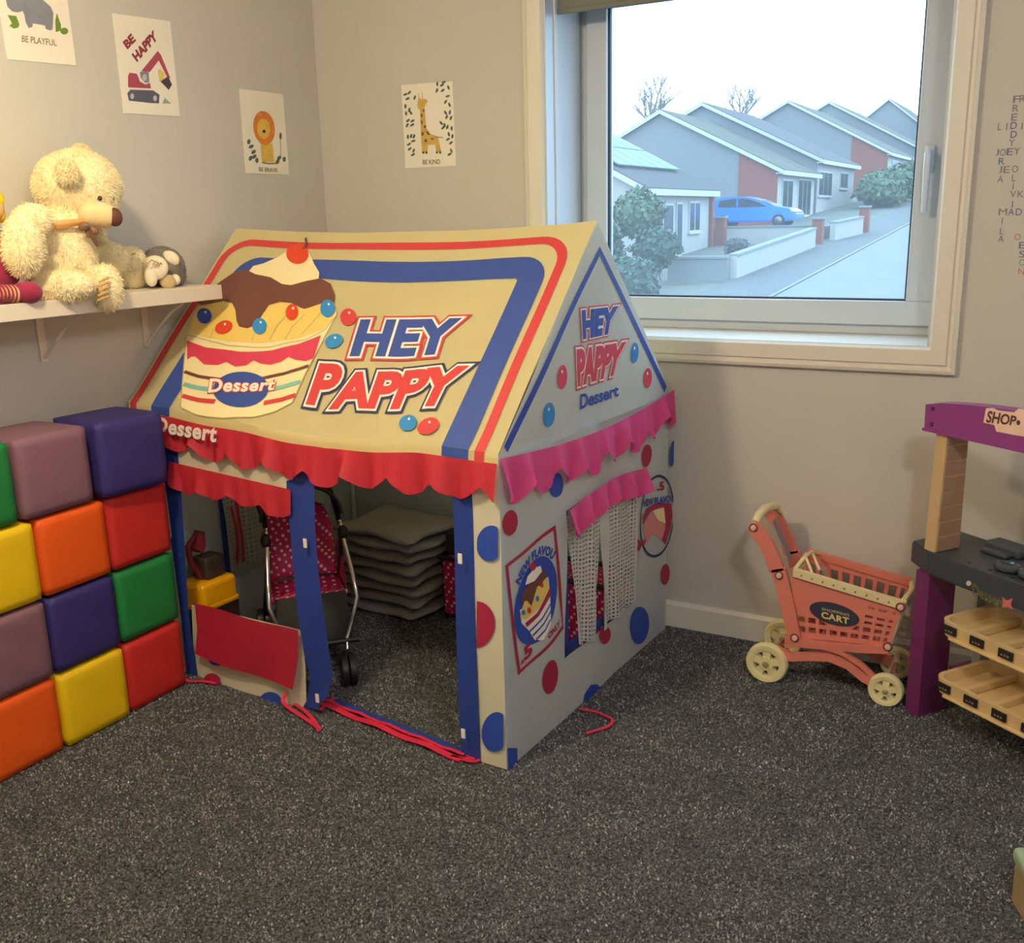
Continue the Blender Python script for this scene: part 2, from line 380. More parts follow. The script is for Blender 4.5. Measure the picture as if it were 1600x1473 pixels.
# roller blind, nearly fully rolled up
bl = empty('roller_blind', (-1.033, 3.44, 2.2), 0, 'olive grey roller blind rolled up at the top of the window', 'blind')
B0 = (-1.033, 3.44, 2.2); blm = M('blind_cloth', (120, 120, 110), .8, .04, 20, .05, 400)
offs(MB().box((wx0+.01, 3.437, 2.212), (wx1-.01, 3.440, 2.32)).build('cloth', blm, bl), B0)
offs(MB().box((wx0+.008, 3.432, 2.196), (wx1-.008, 3.446, 2.214), .004).build('bottom_bar', blm, bl), B0)
offs(MB().tube([(wx0+.01, 3.455, 2.325), (wx1-.01, 3.455, 2.325)], .022, 16).build('roller', blm, bl, True), B0)

# ================================================================== OUTSIDE
def gz(y): return -2.72+.062*y
rd = M('road_asphalt', (87, 93, 100), .85, .08, 1.5); pv = M('pavement', (68, 72, 76), .9, .1, 2)
grass = M('garden_ground', (77, 82, 77), .95, .25, 1.2); render_w = M('white_render', (142, 142, 140), .85, .04, 2); render_g = M('grey_render', (103, 106, 110), .9, .04, 2)
brick_m = M('red_brick', (114, 58, 46), .9, .12, 14); tile_m = M('mossy_roof_tiles', (57, 58, 50), .95, .3, .9); tile_b = M('slate_roof_tiles', (49, 50, 57), .95, .15, 1.5)
fascia_m = M('fascia_white', (155, 157, 158), .5, .02); win_dark = M('far_window_glass', (42, 51, 61), .15, .2, 2); pane_m = win_dark
def slope(x0, x1, y0, y1, dz, th=.3):
    v = [(x0, y0, gz(y0)+dz), (x1, y0, gz(y0)+dz), (x1, y1, gz(y1)+dz), (x0, y1, gz(y1)+dz)]
    v += [(a, b, c-th) for a, b, c in v]
    return MB().add(v, [(0, 1, 2, 3), (7, 6, 5, 4), (0, 4, 5, 1), (1, 5, 6, 2), (2, 6, 7, 3), (3, 7, 4, 0)])
struct(slope(-90, -7.6, 3.95, 260, -.05).build('garden_ground', grass))
struct(slope(-7.6, 60, 3.95, 260, .0).build('road', rd))
struct(slope(-10.0, -7.6, 3.95, 260, .02, .1).build('pavement', pv))
struct(slope(-7.72, -7.6, 3.95, 260, .03, .18).build('kerb', M('kerb_stone', (96, 102, 107), .9, .06)))

def house(label, y0, y1, eave, xr, zr, xf=-14.8, brick=None, wins=(), roofm=tile_m, wall=render_g, front=render_w, panels=False, zb=None):
    g = gz(y0)-.6; cx = xr; xb = xr-(xf-xr)*.75; z_b = eave+(zr-eave)*.25
    org = (xr, (y0+y1)/2, g); e = empty('bungalow', org, 0, label, 'house', 'bungalows up the street')
    def P(name, mb, mat, parent=e): return offs(mb.build(name, mat, parent), org)
    w = P('wall', MB().prism([(xb, g), (xf, g), (xf, eave-.05), (xr, zr-.12), (xb, z_b)], 'y', y0, y1), wall)
    P('front_wall', MB().box((xf-.02, y0+.02, g), (xf+.04, y1-.02, eave-.05)), front)
    sl = (zr-eave)/(xr-xf); ov = .45
    def slab(xa, za, xb_, zb_, th=.14): return MB().prism([(xa, za), (xb_, zb_), (xb_, zb_+th), (xa, za+th)], 'y', y0-.25, y1+.25)
    rf = P('roof', slab(xr, zr, xf+ov, eave+sl*ov), roofm)
    P('rear_roof', slab(xb-.4, z_b-.18, xr, zr), roofm)
    P('fascia', MB().box((xf+ov-.08, y0-.25, eave+sl*ov-.14), (xf+ov+.02, y1+.25, eave+sl*ov+.10)), fascia_m)
    P('soffit', MB().box((xf, y0-.25, eave-.30), (xf+ov, y1+.25, eave-.24)), fascia_m)
    P('bargeboard', MB().prism([(xr, zr-.12), (xf+ov, eave+sl*ov-.12), (xf+ov, eave+sl*ov+.10), (xr, zr+.10)], 'y', y0-.31, y0-.25), fascia_m)
    P('bargeboard', MB().prism([(xr, zr-.12), (xb-.4, z_b-.3), (xb-.4, z_b-.08), (xr, zr+.10)], 'y', y0-.31, y0-.25), fascia_m)
    if brick:
        zb_ = eave-.05+(zr-eave)*(brick-xf)/(xr-xf)-.05
        P('brick_panel', MB().prism([(brick, g), (xf+.05, g), (xf+.05, eave-.1), (brick, zb_)], 'y', y0-.06, y0), brick_m)
    for (a, b, z0, z1, nl) in wins:
        f = P('window', MB().box((xf+.03, a, z0), (xf+.10, b, z1)).box((xf+.03, a-.1, z0-.08), (xf+.16, b+.1, z0)), fascia_m)
        wd = (b-a)/nl
        for k in range(nl): P('pane', MB().box((xf+.09, a+wd*k+.07, z0+.08), (xf+.115, a+wd*(k+1)-.07, z1-.08)), win_dark, f)
    if panels:
        pm_ = M('solar_panel', (62, 100, 126), .55, .06, 1)
        n = math.hypot(xf+ov-xr, sl*(xf+ov-xr)); ux, uz = (xf+ov-xr)/n, sl*(xf+ov-xr)/n
        for i in range(3):
            for j in range(5):
                a = .5+i*1.95; ya = y0+.5+j*1.42; v = []
                for h in (.22, .27):
                    for (dd, yy) in ((a, ya), (a+1.85, ya), (a+1.85, ya+1.32), (a, ya+1.32)):
                        v.append((xr+ux*dd-uz*h, yy, zr+uz*dd+ux*h))
                P('solar_panel', MB().add(v, [(0, 1, 2, 3), (7, 6, 5, 4), (0, 4, 5, 1), (1, 5, 6, 2), (2, 6, 7, 3), (3, 7, 4, 0)]), pm_)
    return e
h1 = house('nearest pale bungalow with solar panels on its roof, beyond the green shrubs', 37.0, 45.4, 2.62, -21.5, 6.1, wins=((38.2, 40.6, .2, 1.95, 2), (41.0, 41.7, -.2, 2.0, 1), (42.6, 44.0, .75, 2.05, 2)), roofm=tile_b, panels=True, wall=render_w)
offs(MB().box((-15.9, 45.4, -.6), (-14.6, 45.75, 2.5)).build('brick_panel', brick_m, h1), (-21.5, 41.2, gz(37)-.6))
house('grey gabled house with mossy roof and brick corner behind the blue car', 57.3, 66.3, 3.85, -21.6, 7.24, brick=-16.95, wins=((58.3, 60.6, 1.7, 3.3, 2), (62.0, 65.2, 1.25, 3.4, 3)))
house('white fronted house with dark slate roof, third up the street', 67.1, 79.0, 4.75, -22.4, 8.5, wins=((67.4, 71.2, 2.45, 4.0, 3), (74.0, 76.5, 3.0, 4.1, 2)), roofm=tile_b)
house('grey gabled house with red brick corner above the far hedge', 93.5, 110.0, 6.3, -23.4, 10.9, brick=-17.8, wins=((95.5, 99.0, 3.6, 5.7, 2), (102.0, 108, 3.2, 5.9, 3)))
house('house with mossy roof just behind the brick-cornered grey gable', 111.0, 128.0, 7.5, -23.6, 12.3, wins=((113, 117, 5, 7, 2),))
house('farthest house at the top of the street, cut by the window frame', 133.0, 150.0, 9.1, -21.3, 14.3)

# parked car on a raised drive
struct(MB().box((-18, 46.6, -.6), (-10.2, 53.5, .82)).build('driveway', pv))
def car():
    y0, y1, zc = 49.1, 50.8, .82
    org = (-13.9, 49.95, zc); e = empty('parked_car', org, 0, 'bright blue hatchback car parked on the drive beside the white bungalow', 'car')
    blue = M('car_blue', (14, 104, 220), .25, .03, coat=.5)
    def P(n, mb, m, p=e, s=False): return offs(mb.build(n, m, p, s), org)
    x = lambda t: -16.1+t*4.4
    prof = [(0, .38), (.0, .8), (.03, 1.05), (.09, 1.33), (.2, 1.46), (.42, 1.46), (.58, 1.3), (.74, .98), (.93, .84), (1, .66), (1, .35), (.9, .25), (.1, .25)]
    bm = bmesh.new(); v = []
    for yy in (y0, y1): v.append([bm.verts.new((x(t), yy, zc+h)) for t, h in prof])
    n = len(prof); bm.faces.new(v[0]); bm.faces.new(v[1][::-1])
    for i in range(n): bm.faces.new((v[0][i], v[0][(i+1) % n], v[1][(i+1) % n], v[1][i]))
    bmesh.ops.recalc_face_normals(bm, faces=bm.faces[:])
    bmesh.ops.bevel(bm, geom=bm.edges[:], offset=.07, segments=2, affect='EDGES'); bd = MB().bm(bm)
    P('body', bd, blue)
    for poly in ([(.13, .98), (.15, 1.28), (.3, 1.36), (.34, 1.36), (.34, .96)], [(.36, .96), (.36, 1.36), (.43, 1.36), (.56, 1.22), (.68, .96)]):
        P('side_window', MB().prism([(x(t), zc+h) for t, h in poly], 'y', y0-.015, y0+.02), win_dark)
    P('windscreen', MB().add([(x(.60)+.03, y0+.18, zc+1.27), (x(.60)+.03, y1-.18, zc+1.27), (x(.74)+.03, y1-.12, zc+1.0), (x(.74)+.03, y0+.12, zc+1.0)], [(0, 1, 2, 3)]), win_dark)
    P('headlight', MB().ell((x(.955), y0+.1, zc+.72), (.14, .1, .08)), M('lamp_clear', (155, 158, 162), .2), s=True)
    for t in (.19, .81):
        wh = P('wheel', MB().lathe((x(t), y0+.07, zc+.3), 'y', [(0, -.1), (.18, -.1), (.2, -.12), (.3, -.12), (.31, .1), (0, .1)], 24), M('tyre', (19, 19, 21), .8), s=True)
        P('hubcap', MB().lathe((x(t), y0-.055, zc+.3), 'y', [(0, -.02), (.15, -.02), (.19, 0)], 16), M('alloy', (103, 106, 110), .3, metal=.8), wh, True)
        P('wheel', MB().lathe((x(t), y1-.07, zc+.3), 'y', [(0, -.1), (.3, -.1), (.31, .12), (0, .12)], 24), M('tyre', (19, 19, 21), .8), s=True)
car()
def garden_wall(label, a, b, h, th=.25, mat=render_w, cop=True):
    (xa, ya), (xb, yb) = a, b; org = ((xa+xb)/2, (ya+yb)/2, gz((ya+yb)/2)); e = empty('garden_wall', org, 0, label, 'wall')
    dx, dy = xb-xa, yb-ya; l = math.hypot(dx, dy); nx, ny = -dy/l*th/2, dx/l*th/2
    def slab(z0, z1, ex):
        nx2, ny2 = nx*ex, ny*ex; v = []
        for z in (z0, z1):
            for (px, py, sx) in ((xa, ya, 1), (xb, yb, 1), (xb, yb, -1), (xa, ya, -1)): v.append((px+nx2*sx, py+ny2*sx, gz(py)+z))
        return MB().add(v, [(3, 2, 1, 0), (4, 5, 6, 7), (0, 1, 5, 4), (1, 2, 6, 5), (2, 3, 7, 6), (3, 0, 4, 7)])
    offs(slab(-.4, h, 1).build('wall_body', mat, e), org)
    if cop: offs(slab(h, h+.08, 1.35).build('coping', M('coping_stone', (103, 110, 115), .9, .08), e), org)
    return e
garden_wall('low white garden wall running along the pavement below the car', (-10.0, 33.5), (-9.8, 44.2), .75)
garden_wall('short grey garden wall crossing in front of the white bungalow', (-12.2, 33.3), (-10.1, 33.3), .7, mat=render_g)
garden_wall('low white wall at the edge of the raised drive under the car', (-14.2, 46.4), (-10.3, 46.4), .7)
garden_wall('white wall stub between the two brick gate piers', (-9.6, 47.2), (-9.0, 50.5), .75)
def pier(label, x, y, h):
    org = (x, y, gz(y)-.2); e = empty('gate_pier', org, 0, label, 'pier', 'brick gate piers')
    MB().box((-.22, -.22, 0), (.22, .22, h)).build('pier_shaft', brick_m, e); MB().box((-.27, -.27, h), (.27, .27, h+.1), .02).build('pier_cap', M('coping_stone', (103, 110, 115), .9, .08), e)
pier('brick gate pier at the near side of the raised drive', -14.4, 46.1, 1.35); pier('brick gate pier at the end of the long white garden wall', -9.9, 45.6, 1.25); pier('brick gate pier farthest up the pavement', -9.0, 51.4, 1.35)

def leaves(center, rad, n, size, mat, name, parent, seed, org):
    rg = np.random.default_rng(seed); V = []; Fq = []
    d = rg.normal(0, 1, (n, 3)); d /= np.linalg.norm(d, axis=1, keepdims=True); rr = (.72+.33*rg.random((n, 1))) + .08*np.sin(d*7+seed).sum(1, keepdims=True)
    p = np.array(center)+d*rr*np.array(rad)
    a = rg.normal(0, 1, (n, 3)); a /= np.linalg.norm(a, axis=1, keepdims=True); b = np.cross(a, d); b /= np.linalg.norm(b, axis=1, keepdims=True)+1e-9
    s = size*(.6+.8*rg.random((n, 1)))
    V = np.stack([p-a*s, p+b*s*.6, p+a*s, p-b*s*.6], 1).reshape(-1, 3)-np.array(org); k = np.arange(n)[:, None]*4
    me = bpy.data.meshes.new(name); me.from_pydata(V.tolist(), [], np.concatenate([k, k+1, k+2, k+3], 1).tolist())
    return link_mesh(name, me, mat, parent)
leaf_a = M('conifer_leaf', (58, 86, 63), .8, .35, 3); leaf_b = M('hedge_leaf', (46, 70, 58), .8, .35, 2); leaf_c = M('far_hedge_leaf', (63, 84, 61), .85, .4, 1.2)
def bush(label, x, y, z0, rad, mat, n=1500, size=.12, seed=1, name='garden_bush', group=None):
    org = (x, y, z0); e = empty(name, org, 0, label, 'bush', group)
    leaves((x, y, z0+rad[2]*.9), rad, n, size, mat, 'foliage', e, seed, org)
    MB().ell((0, 0, rad[2]*.9), (rad[0]*.75, rad[1]*.75, rad[2]*.78)).build('inner_foliage', mat, e, True)
    MB().tube([(0, 0, -.3), (.05, 0, rad[2]*.4), (-.05, .05, rad[2])], [.09, .07, .04], 7).build('stem', M('bark', (58, 52, 48), .9, .2), e)
p = at_y(997, 350, 33.5); bush('rounded green conifer in front of the solar-panelled bungalow', p[0], 33.5, p[2]-.35, (.85, .8, .78), leaf_a, 1800, .11, 1)
p = at_y(1020, 400, 32); bush('dark clipped hedge below the round conifer', p[0]+.1, 32.0, p[2]-.3, (.75, .7, .62), leaf_b, 1500, .1, 2)
p = at_y(970, 400, 30.4); bush('dark hedge at the left window edge beside the clipped hedge', p[0]-.55, 29.9, p[2]-.5, (.8, .7, .8), leaf_b, 1500, .1, 3)
p = at_y(990, 470, 27); bush('tall loose shrub at the foot of the view, below the hedges', p[0]-.2, 27.0, p[2]-.5, (1.0, .8, .95), leaf_b, 1500, .1, 4)
p = at_y(1150, 388, 37); bush('small bare grey shrub in the walled front garden', p[0], 37.0, p[2]-.2, (.45, .4, .3), M('dry_shrub', (71, 73, 80), .9, .3, 4), 500, .09, 5)
for k, (x, y, rx, rz_) in enumerate(((-11.6, 72, 1.6, 1.1), (-11.8, 77, 1.7, 1.2), (-11.5, 83, 1.9, 1.35), (-11.2, 89, 1.8, 1.25))):
    bush(['near end of the green hedge beside the white fronted house', 'second clump of the long green hedge above the pavement', 'third clump of the long green hedge above the pavement', 'far clump of the long green hedge by the window frame'][k], x, y, gz(y), (rx, 2.6, rz_), leaf_c, 1500, .2, 10+k, 'street_hedge', 'street hedge')
def bare_tree(label, x, y, z0, h, seed):
    e = empty('bare_tree', (x, y, z0), 0, label, 'tree', 'leafless trees behind the roofs'); rg = random.Random(seed); tr = MB(); br = MB()
    def grow(p, d, l, r, lev):
        q = [p]; dd = d.copy()
        for i in range(4): dd = (dd+Vector((rg.uniform(-.16, .16), rg.uniform(-.16, .16), .05))).normalized(); q.append(q[-1]+dd*l/4)
        (tr if lev == 0 else br).tube(q, [r*(1-.11*i) for i in range(5)], 5 if lev else 8)
        if lev < 4:
            for k in range(3 if lev else 8):
                t = rg.uniform(.45, 1); pp = q[min(4, int(t*4)+0)]
                a = rg.uniform(0, 6.28); s = rg.uniform(.5, 1.05); nd = (dd+Vector((math.cos(a)*s, math.sin(a)*s, .15))).normalized(); grow(pp, nd, l*rg.uniform(.5, .72), r*.55, lev+1)
    grow(Vector((0, 0, 0)), Vector((0, 0, 1)), h*.5, h*.02, 0)
    bm_ = M('winter_bark', (103, 98, 94), .9, .1); tr.build('trunk', bm_, e); br.build('branches', bm_, e)
p = at_y(1022, 215, 80); bare_tree('leafless tree behind the grey gable at the left of the view', p[0], 80, p[2]-1.5, 8.6, 3)
p = at_y(1148, 215, 86); bare_tree('leafless tree rising behind the ridge of the second roof', p[0], 86, p[2]-1.5, 7.6, 5)

# ================================================================== PLAY TENT
TA = R(-2.4); TX = np.array([math.cos(TA), math.sin(TA), 0]); TY = np.array([-math.sin(TA), math.cos(TA), 0])
TFR = at_z(792, 1204, 0); TW, TD, EZ, RZ = 1.44, 1.135, .905, 1.487
TM = TD/2; TSL = math.hypot(TM, RZ-EZ)
tent_org = TFR - TX*TW/2 + TY*TD/2
tent = empty('play_tent', tent_org, TA, 'cream, white and blue dessert-shop play tent in the room corner', 'play tent')
def skew(X, Y): return Y*(1-.046*min(1, max(0, -X/TW)))
def tl(X, Y, Z): return (X+TW/2, skew(X, Y)-TD/2, Z)
def to_t(p): d = np.array(p)-TFR; return np.array([d@TX, d@TY, d[2]])
def t_world(X, Y, Z): return TFR+TX*X+TY*Y+np.array([0, 0, Z])
def fpx(x, y, Y=0.0): q = to_t(on_plane(x, y, TFR+TY*Y, TY)); return (q[0], q[2])     # pixel -> (X,Z) on a plane parallel to the front
def spx(x, y, X=0.0): q = to_t(on_plane(x, y, TFR+TX*X, TX)); return (q[1], q[2])     # pixel -> (Y,Z) on a plane parallel to the side
nrm_l = np.array([0, -(RZ-EZ), TM])/TSL
nrm_w = TX*nrm_l[0]+TY*nrm_l[1]+np.array([0, 0, nrm_l[2]])
def sagS(s): u = min(1, max(0, (s+TW)/TW)); return math.sin(math.pi*u)**.85
EV_S = [-1.44, -1.21, -1.02, -.86, -.715, -.58, -.415, -.26, -.1, 0]; EV_Z = [.944, .929, .919, .908, .899, .893, .903, .913, .916, .912]
def ev(s): return float(np.interp(s, EV_S, EV_Z))+.0025*math.sin(s*19)
def roof_pt(s, t, h=0.0):
    k = min(1, max(0, t/TSL)); u = (s+TW)/TW
    wr = (.004*math.sin(s*23+t*9)*(1-k)**2+.0015*math.sin(s*9-t*14))*min(1, k*12)
    y = TM*t/TSL; z = ev(s)*(1-k)+RZ*k-.022*k*sagS(s)+wr
    if t < 0: y = .12*t; z = ev(s)+t
    return np.array([s, y, z])+nrm_l*h
def roofS(s, t, h): return tl(*roof_pt(s, t, h))
def rpx(x, y):
    off = 0.0; s = t = 0
    for _ in range(8):
        p0 = t_world(0, 0, EZ)+nrm_w*off; q = to_t(on_plane(x, y, p0, nrm_w)); s = q[0]
        d = np.array([q[0], q[1], q[2]-EZ]); t = d[1]*TM/TSL+d[2]*(RZ-EZ)/TSL
        rp_ = roof_pt(s, t); rp_[1] = skew(s, rp_[1])
        off = (rp_-np.array([s, TM*t/TSL, EZ+(RZ-EZ)*t/TSL]))@nrm_l
    return (s, t)
def c2(x, y): return rpx(200+.35*x, 320+.35*y)
def c2l(pts): return [c2(*p) for p in pts]
cream = M('cream_polyester', (246, 230, 174), .6, .025, 5, .04, 320, trans=.42)
fab_w = M('white_polyester', (226, 236, 246), .6, .025, 5, .05, 320, trans=.48)
fab_cream2 = M('ivory_polyester', (236, 228, 200), .6, .025, 5, .05, 320, trans=.2)
t_red = M('red_polyester', (206, 48, 66), .55, .05, 8, .05, 300, trans=.2); t_pink = M('pink_polyester', (234, 80, 150), .5, .05, 8, .05, 300, trans=.2)
t_blue = M('blue_polyester', (38, 64, 150), .6, .05, 8, .05, 300, trans=.06)
k_red = M('print_red', (206, 62, 66), .6, .03, 6); k_blue = M('print_blue', (52, 78, 158), .6, .03, 6); k_white = M('print_white', (250, 240, 226), .6, .02)
k_brown = M('print_brown', (112, 66, 54), .6, .03); k_pinkr = M('print_rose', (214, 62, 92), .6, .03); k_sky = M('print_sky_blue', (48, 136, 206), .6, .03); k_org = M('print_orange_red', (222, 70, 36), .6, .03)
k_yel = M('print_custard', (240, 206, 110), .6, .04); k_teal = M('print_teal', (126, 188, 178), .6, .03); k_navy = M('print_navy', (44, 48, 92), .6, .03); k_line = M('print_pale_line', (196, 180, 122), .6, .03)
k_wcr = M('print_whipped_cream', (246, 228, 178), .6, .02); k_maroon = M('print_maroon', (170, 36, 72), .6, .04); k_royal = M('print_royal_blue', (44, 76, 176), .6, .03)

# ---- front roof slope with its print
roof_t = [-.030, -.015, 0.0]+[TSL*(k/32) for k in range(1, 33)]
roof = MB().grid(lambda u, v: roofS(-TW+u*TW, roof_t[int(round(v*34))], 0), 72, 34).build('front_roof_panel', cream, tent, True)
MB().grid(lambda u, v: tl(-TW+u*TW, TM+v*TM, RZ-(RZ-EZ)*v-(.022*(1-v)+.04*v)*sagS(-TW+u*TW)), 40, 16).build('rear_roof_panel', cream, tent, True)
def rd_(name, vf, lay, mat): return decal(name, vf, roofS, .0012+.0009*lay, mat, roof, .04)
def P_(*loops): return poly_tri(list(loops))
# border stripes: open at the eave, rounded at the top
def border(s0, s1, top, rad, w, bottom=0.0):
    pts = [(s0, bottom), (s0, bottom/2), (s0, 0.0)]; n = 8
    pts += [(s0, (top-rad)*k/10) for k in range(1, 11)]
    pts += [(s0+rad-rad*math.cos(R(90*k/n)), top-rad+rad*math.sin(R(90*k/n))) for k in range(1, n+1)]
    pts += [(s0+rad+(s1-s0-2*rad)*k/20, top) for k in range(1, 20)]
    pts += [(s1-rad+rad*math.sin(R(90*k/n)), top-rad+rad*math.cos(R(90*k/n))) for k in range(0, n+1)]
    pts += [(s1, (top-rad)*(1-k/10)) for k in range(1, 11)]+[(s1, bottom/2), (s1, bottom)]
    return stroke(pts, w)
rd_('red_border_stripe', border(-1.415, -.058, .748, .10, .030, -.026), 1, k_red)
rd_('blue_border_stripe', border(-1.285, -.135, .640, .055, .085, -.026), 1, k_blue)
# the printed sundae
rd_('sundae_cup', P_(c2l([(262, 590), (245, 740), (228, 925), (300, 955), (420, 962), (560, 950), (660, 920), (735, 880), (800, 745), (880, 590), (945, 470), (900, 400), (330, 440), (275, 560)])), 2, k_wcr)
for q in ([(258, 590), (225, 925), (300, 955), (420, 965), (560, 953), (660, 923), (738, 880), (800, 745), (882, 592)], [(265, 590), (450, 632), (640, 632), (800, 595), (890, 545), (945, 475), (942, 440)]): rd_('cup_outline', stroke(c2l(q), .004), 3, k_line)
rd_('sundae_ice_cream', P_(c2l([(272, 578), (300, 490), (330, 440), (480, 400), (700, 380), (900, 400), (938, 440), (932, 490), (880, 545), (760, 592), (600, 612), (450, 612), (340, 598)])), 3, k_yel)
for q in ([(640, 600), (670, 540), (720, 480)], [(710, 595), (740, 540), (800, 480)], [(780, 575), (830, 520), (880, 460)], [(370, 600), (385, 560)], [(560, 605), (570, 575)]): rd_('ice_cream_ridge', stroke(c2l(q), .004), 4, k_line)
rd_('scalloped_pink_band', P_(c2l([(262, 617), (350, 645), (500, 658), (650, 648), (770, 617), (872, 572), (838, 678), (800, 692), (755, 690), (722, 678), (690, 700), (640, 715), (600, 710), (565, 695), (530, 720), (480, 728), (440, 708), (400, 724), (340, 722), (300, 688), (280, 690), (262, 705)])), 4, k_pinkr)
rd_('brown_cup_stripe', stroke(c2l([(248, 760), (310, 778), (400, 790), (440, 792)]), .012), 4, k_brown); rd_('brown_cup_stripe', stroke(c2l([(600, 778), (700, 755), (770, 730), (815, 712)]), .012), 4, k_brown)
rd_('teal_cup_stripe', stroke(c2l([(243, 818), (300, 830), (380, 840)]), .016), 4, k_teal); rd_('teal_cup_stripe', stroke(c2l([(610, 835), (690, 815), (778, 786)]), .016), 4, k_teal)
rd_('red_cup_stripe', stroke(c2l([(236, 872), (310, 887), (385, 893)]), .016), 4, k_red); rd_('red_cup_stripe', stroke(c2l([(610, 888), (690, 870), (755, 846)]), .016), 4, k_red)
rd_('blue_cup_badge', P_(c2l(oval(505, 832, 128, 80, -8))), 5, k_blue)
for nm, bold, lay, mt in (('cup_lettering_outline', .07, 6, k_org), ('cup_lettering', .03, 7, k_white)):
    rd_(nm, mapped(quadmap(text2d('Dessert', bold, .02, 1.08), (357, 856), (655, 832), (672, 782), (368, 792)), c2), lay, mt)
rd_('chocolate_sauce', P_(c2l([(312, 440), (318, 428), (395, 360), (420, 340), (480, 297), (540, 278), (640, 300), (760, 330), (865, 312), (918, 338), (937, 385), (935, 418), (870, 430), (800, 455), (780, 450), (740, 430), (690, 425), (640, 440), (612, 480), (582, 530), (540, 550), (502, 545), (490, 520), (485, 470), (470, 440), (430, 430), (380, 440), (330, 452)])), 5, k_brown)
rd_('whipped_cream', P_(c2l([(553, 288), (572, 264), (620, 250), (680, 222), (722, 195), (770, 175), (828, 200), (846, 250), (868, 290), (865, 318), (810, 330), (740, 350), (700, 345), (650, 315), (580, 302)])), 6, k_wcr)
rd_('cherry', P_(c2l(oval(773, 205, 50, 47))), 7, k_org)
rd_('cherry_stem', stroke(c2l([(800, 182), (815, 160), (812, 130)]), .008), 8, k_brown)
for i, (x, y, rx, ry, rt, mt) in enumerate(((345, 502, 33, 36, 0, k_royal), (432, 552, 42, 28, -25, k_org), (597, 538, 32, 37, 15, k_sky), (743, 472, 28, 37, 10, k_org), (905, 450, 33, 40, 10, k_sky), (997, 487, 35, 39, 15, k_red), (932, 597, 42, 30, -25, k_sky), (1253, 980, 37, 37, 0, k_sky), (1340, 1003, 50, 35, -25, k_red))):
    rd_('candy_ball', P_(c2l(oval(x, y, rx, ry, rt))), 6, mt)
    rd_('candy_ball_glint', P_(c2l(oval(x+6, y-ry*.45, 5, 6, 0, 10))), 7, k_white)
hey = ((1000, 668), (1448, 668), (1500, 503), (1052, 500))
for nm, bold, lay, mt in (('hey_outer_outline', .125, 4, k_red), ('hey_white_outline', .085, 5, k_white), ('hey_lettering', .045, 6, k_blue)):
    rd_(nm, mapped(quadmap(text2d('HEY', bold, .045, .98), *hey), c2), lay, mt)
for txt, q in (('P', ((803, 884), (920, 892), (985, 700), (868, 698))), ('APPY', ((905, 905), (1432, 915), (1530, 724), (950, 740)))):
    for nm, bold, lay, mt in (('pappy_outer_outline', .125, 4, k_navy), ('pappy_white_outline', .085, 5, k_white), ('pappy_lettering', .045, 6, k_red)):
        rd_(nm, mapped(quadmap(text2d(txt, bold, .045, .98), *q), c2), lay, mt)

# ---- valances (scalloped frills)
def eave_z(s): return roof_pt(s, -.026)[2]
def frill(name, base, out, n, length, per, mat, parent, amp=.016, dip=.034, ph=0.0, nv=8):
    """base(u)->xyz of the sewn edge, out = unit vector away from the wall, hangs down"""
    def fn(u, v):
        b = base(u); d = u*length; sc = abs(math.sin(math.pi*d/per+ph)); ln = .070+dip*sc+.006*math.sin(d*17)
        rip = amp*v*(.55+.45*math.sin(2*math.pi*d/per*1.0+1.3+ph*2)+.35*math.sin(d*61+1))+.004*v*math.sin(d*110)
        return (b[0]+out[0]*rip, b[1]+out[1]*rip, b[2]-ln*v)
    return MB().grid(fn, n, nv).build(name, mat, parent, True)
frill('front_valance', lambda u: tl(-TW+u*TW, -.009, eave_z(-TW+u*TW)+.002), (0, -1, 0), 220, TW, .155, t_red, tent, .022, .042)
frill('side_valance', lambda u: tl(.014, -.012+u*(TD+.024), EZ-.002-.035*math.sin(math.pi*u)+.0*u), (1, 0, 0), 180, TD, .150, t_pink, tent, .022, .055, .35)
frill('side_valance', lambda u: tl(-TW-.004, u*TD, EZ), (-1, 0, 0), 80, TD, .150, t_pink, tent, .010, .04)
def valS(x, z, h): return tl(x, -.034-h, z)
va = [fpx(200+.35*a, 320+.35*b, -.034) for a, b in ((118, 1012), (392, 1062), (402, 985), (126, 945))]
decal('valance_lettering', quadmap(text2d('Dessert', .035, .035, 1.06), *va), valS, .001, k_white, tent)

# ---- front wall
def front_panel(name, quad_rows, mat, Yf=lambda u, v: 0.0, nu=8, parent=tent):
    """rows of ((x_left,z),(x_right,z)) from top to bottom"""
    n = len(quad_rows)-1
    def fn(u, v):
        k = min(n-1, int(v*n)); f = v*n-k; a, b = quad_rows[k], quad_rows[k+1]
        l = [a[0][i]*(1-f)+b[0][i]*f for i in (0, 1)]; r_ = [a[1][i]*(1-f)+b[1][i]*f for i in (0, 1)]
        return tl(l[0]*(1-u)+r_[0]*u, Yf(u, v), l[1]*(1-u)+r_[1]*u)
    return MB().grid(fn, nu, n*5).build(name, mat, parent, True)
front_panel('front_header', [((-TW, .915), (0, .900)), ((-TW, .80), (0, .80))], fab_cream2, lambda u, v: .006, 30)
rowsR = [((-.149, .86), (-.086, .86)), ((-.150, .5), (-.086, .5)), ((-.153, .003), (-.086, .003))]
front_panel('blue_door_post', rowsR, t_blue, lambda u, v: -.003+.004*math.sin(v*7))
fs = front_panel('front_corner_strip', [((-.088, .86), (0, .89)), ((-.088, .45), (0, .45)), ((-.088, .003), (0, .003))], fab_cream2, lambda u, v: .002*math.sin(v*9))
def frS(x, z, h): return tl(x, -.004-h, z)
def fdots(name, px, mat, parent, Y=0.0):
    decal(name, P_([fpx(x, y, Y) for x, y in px]), lambda a, b, h: tl(a, Y-.004-h, b), .001, mat, parent)
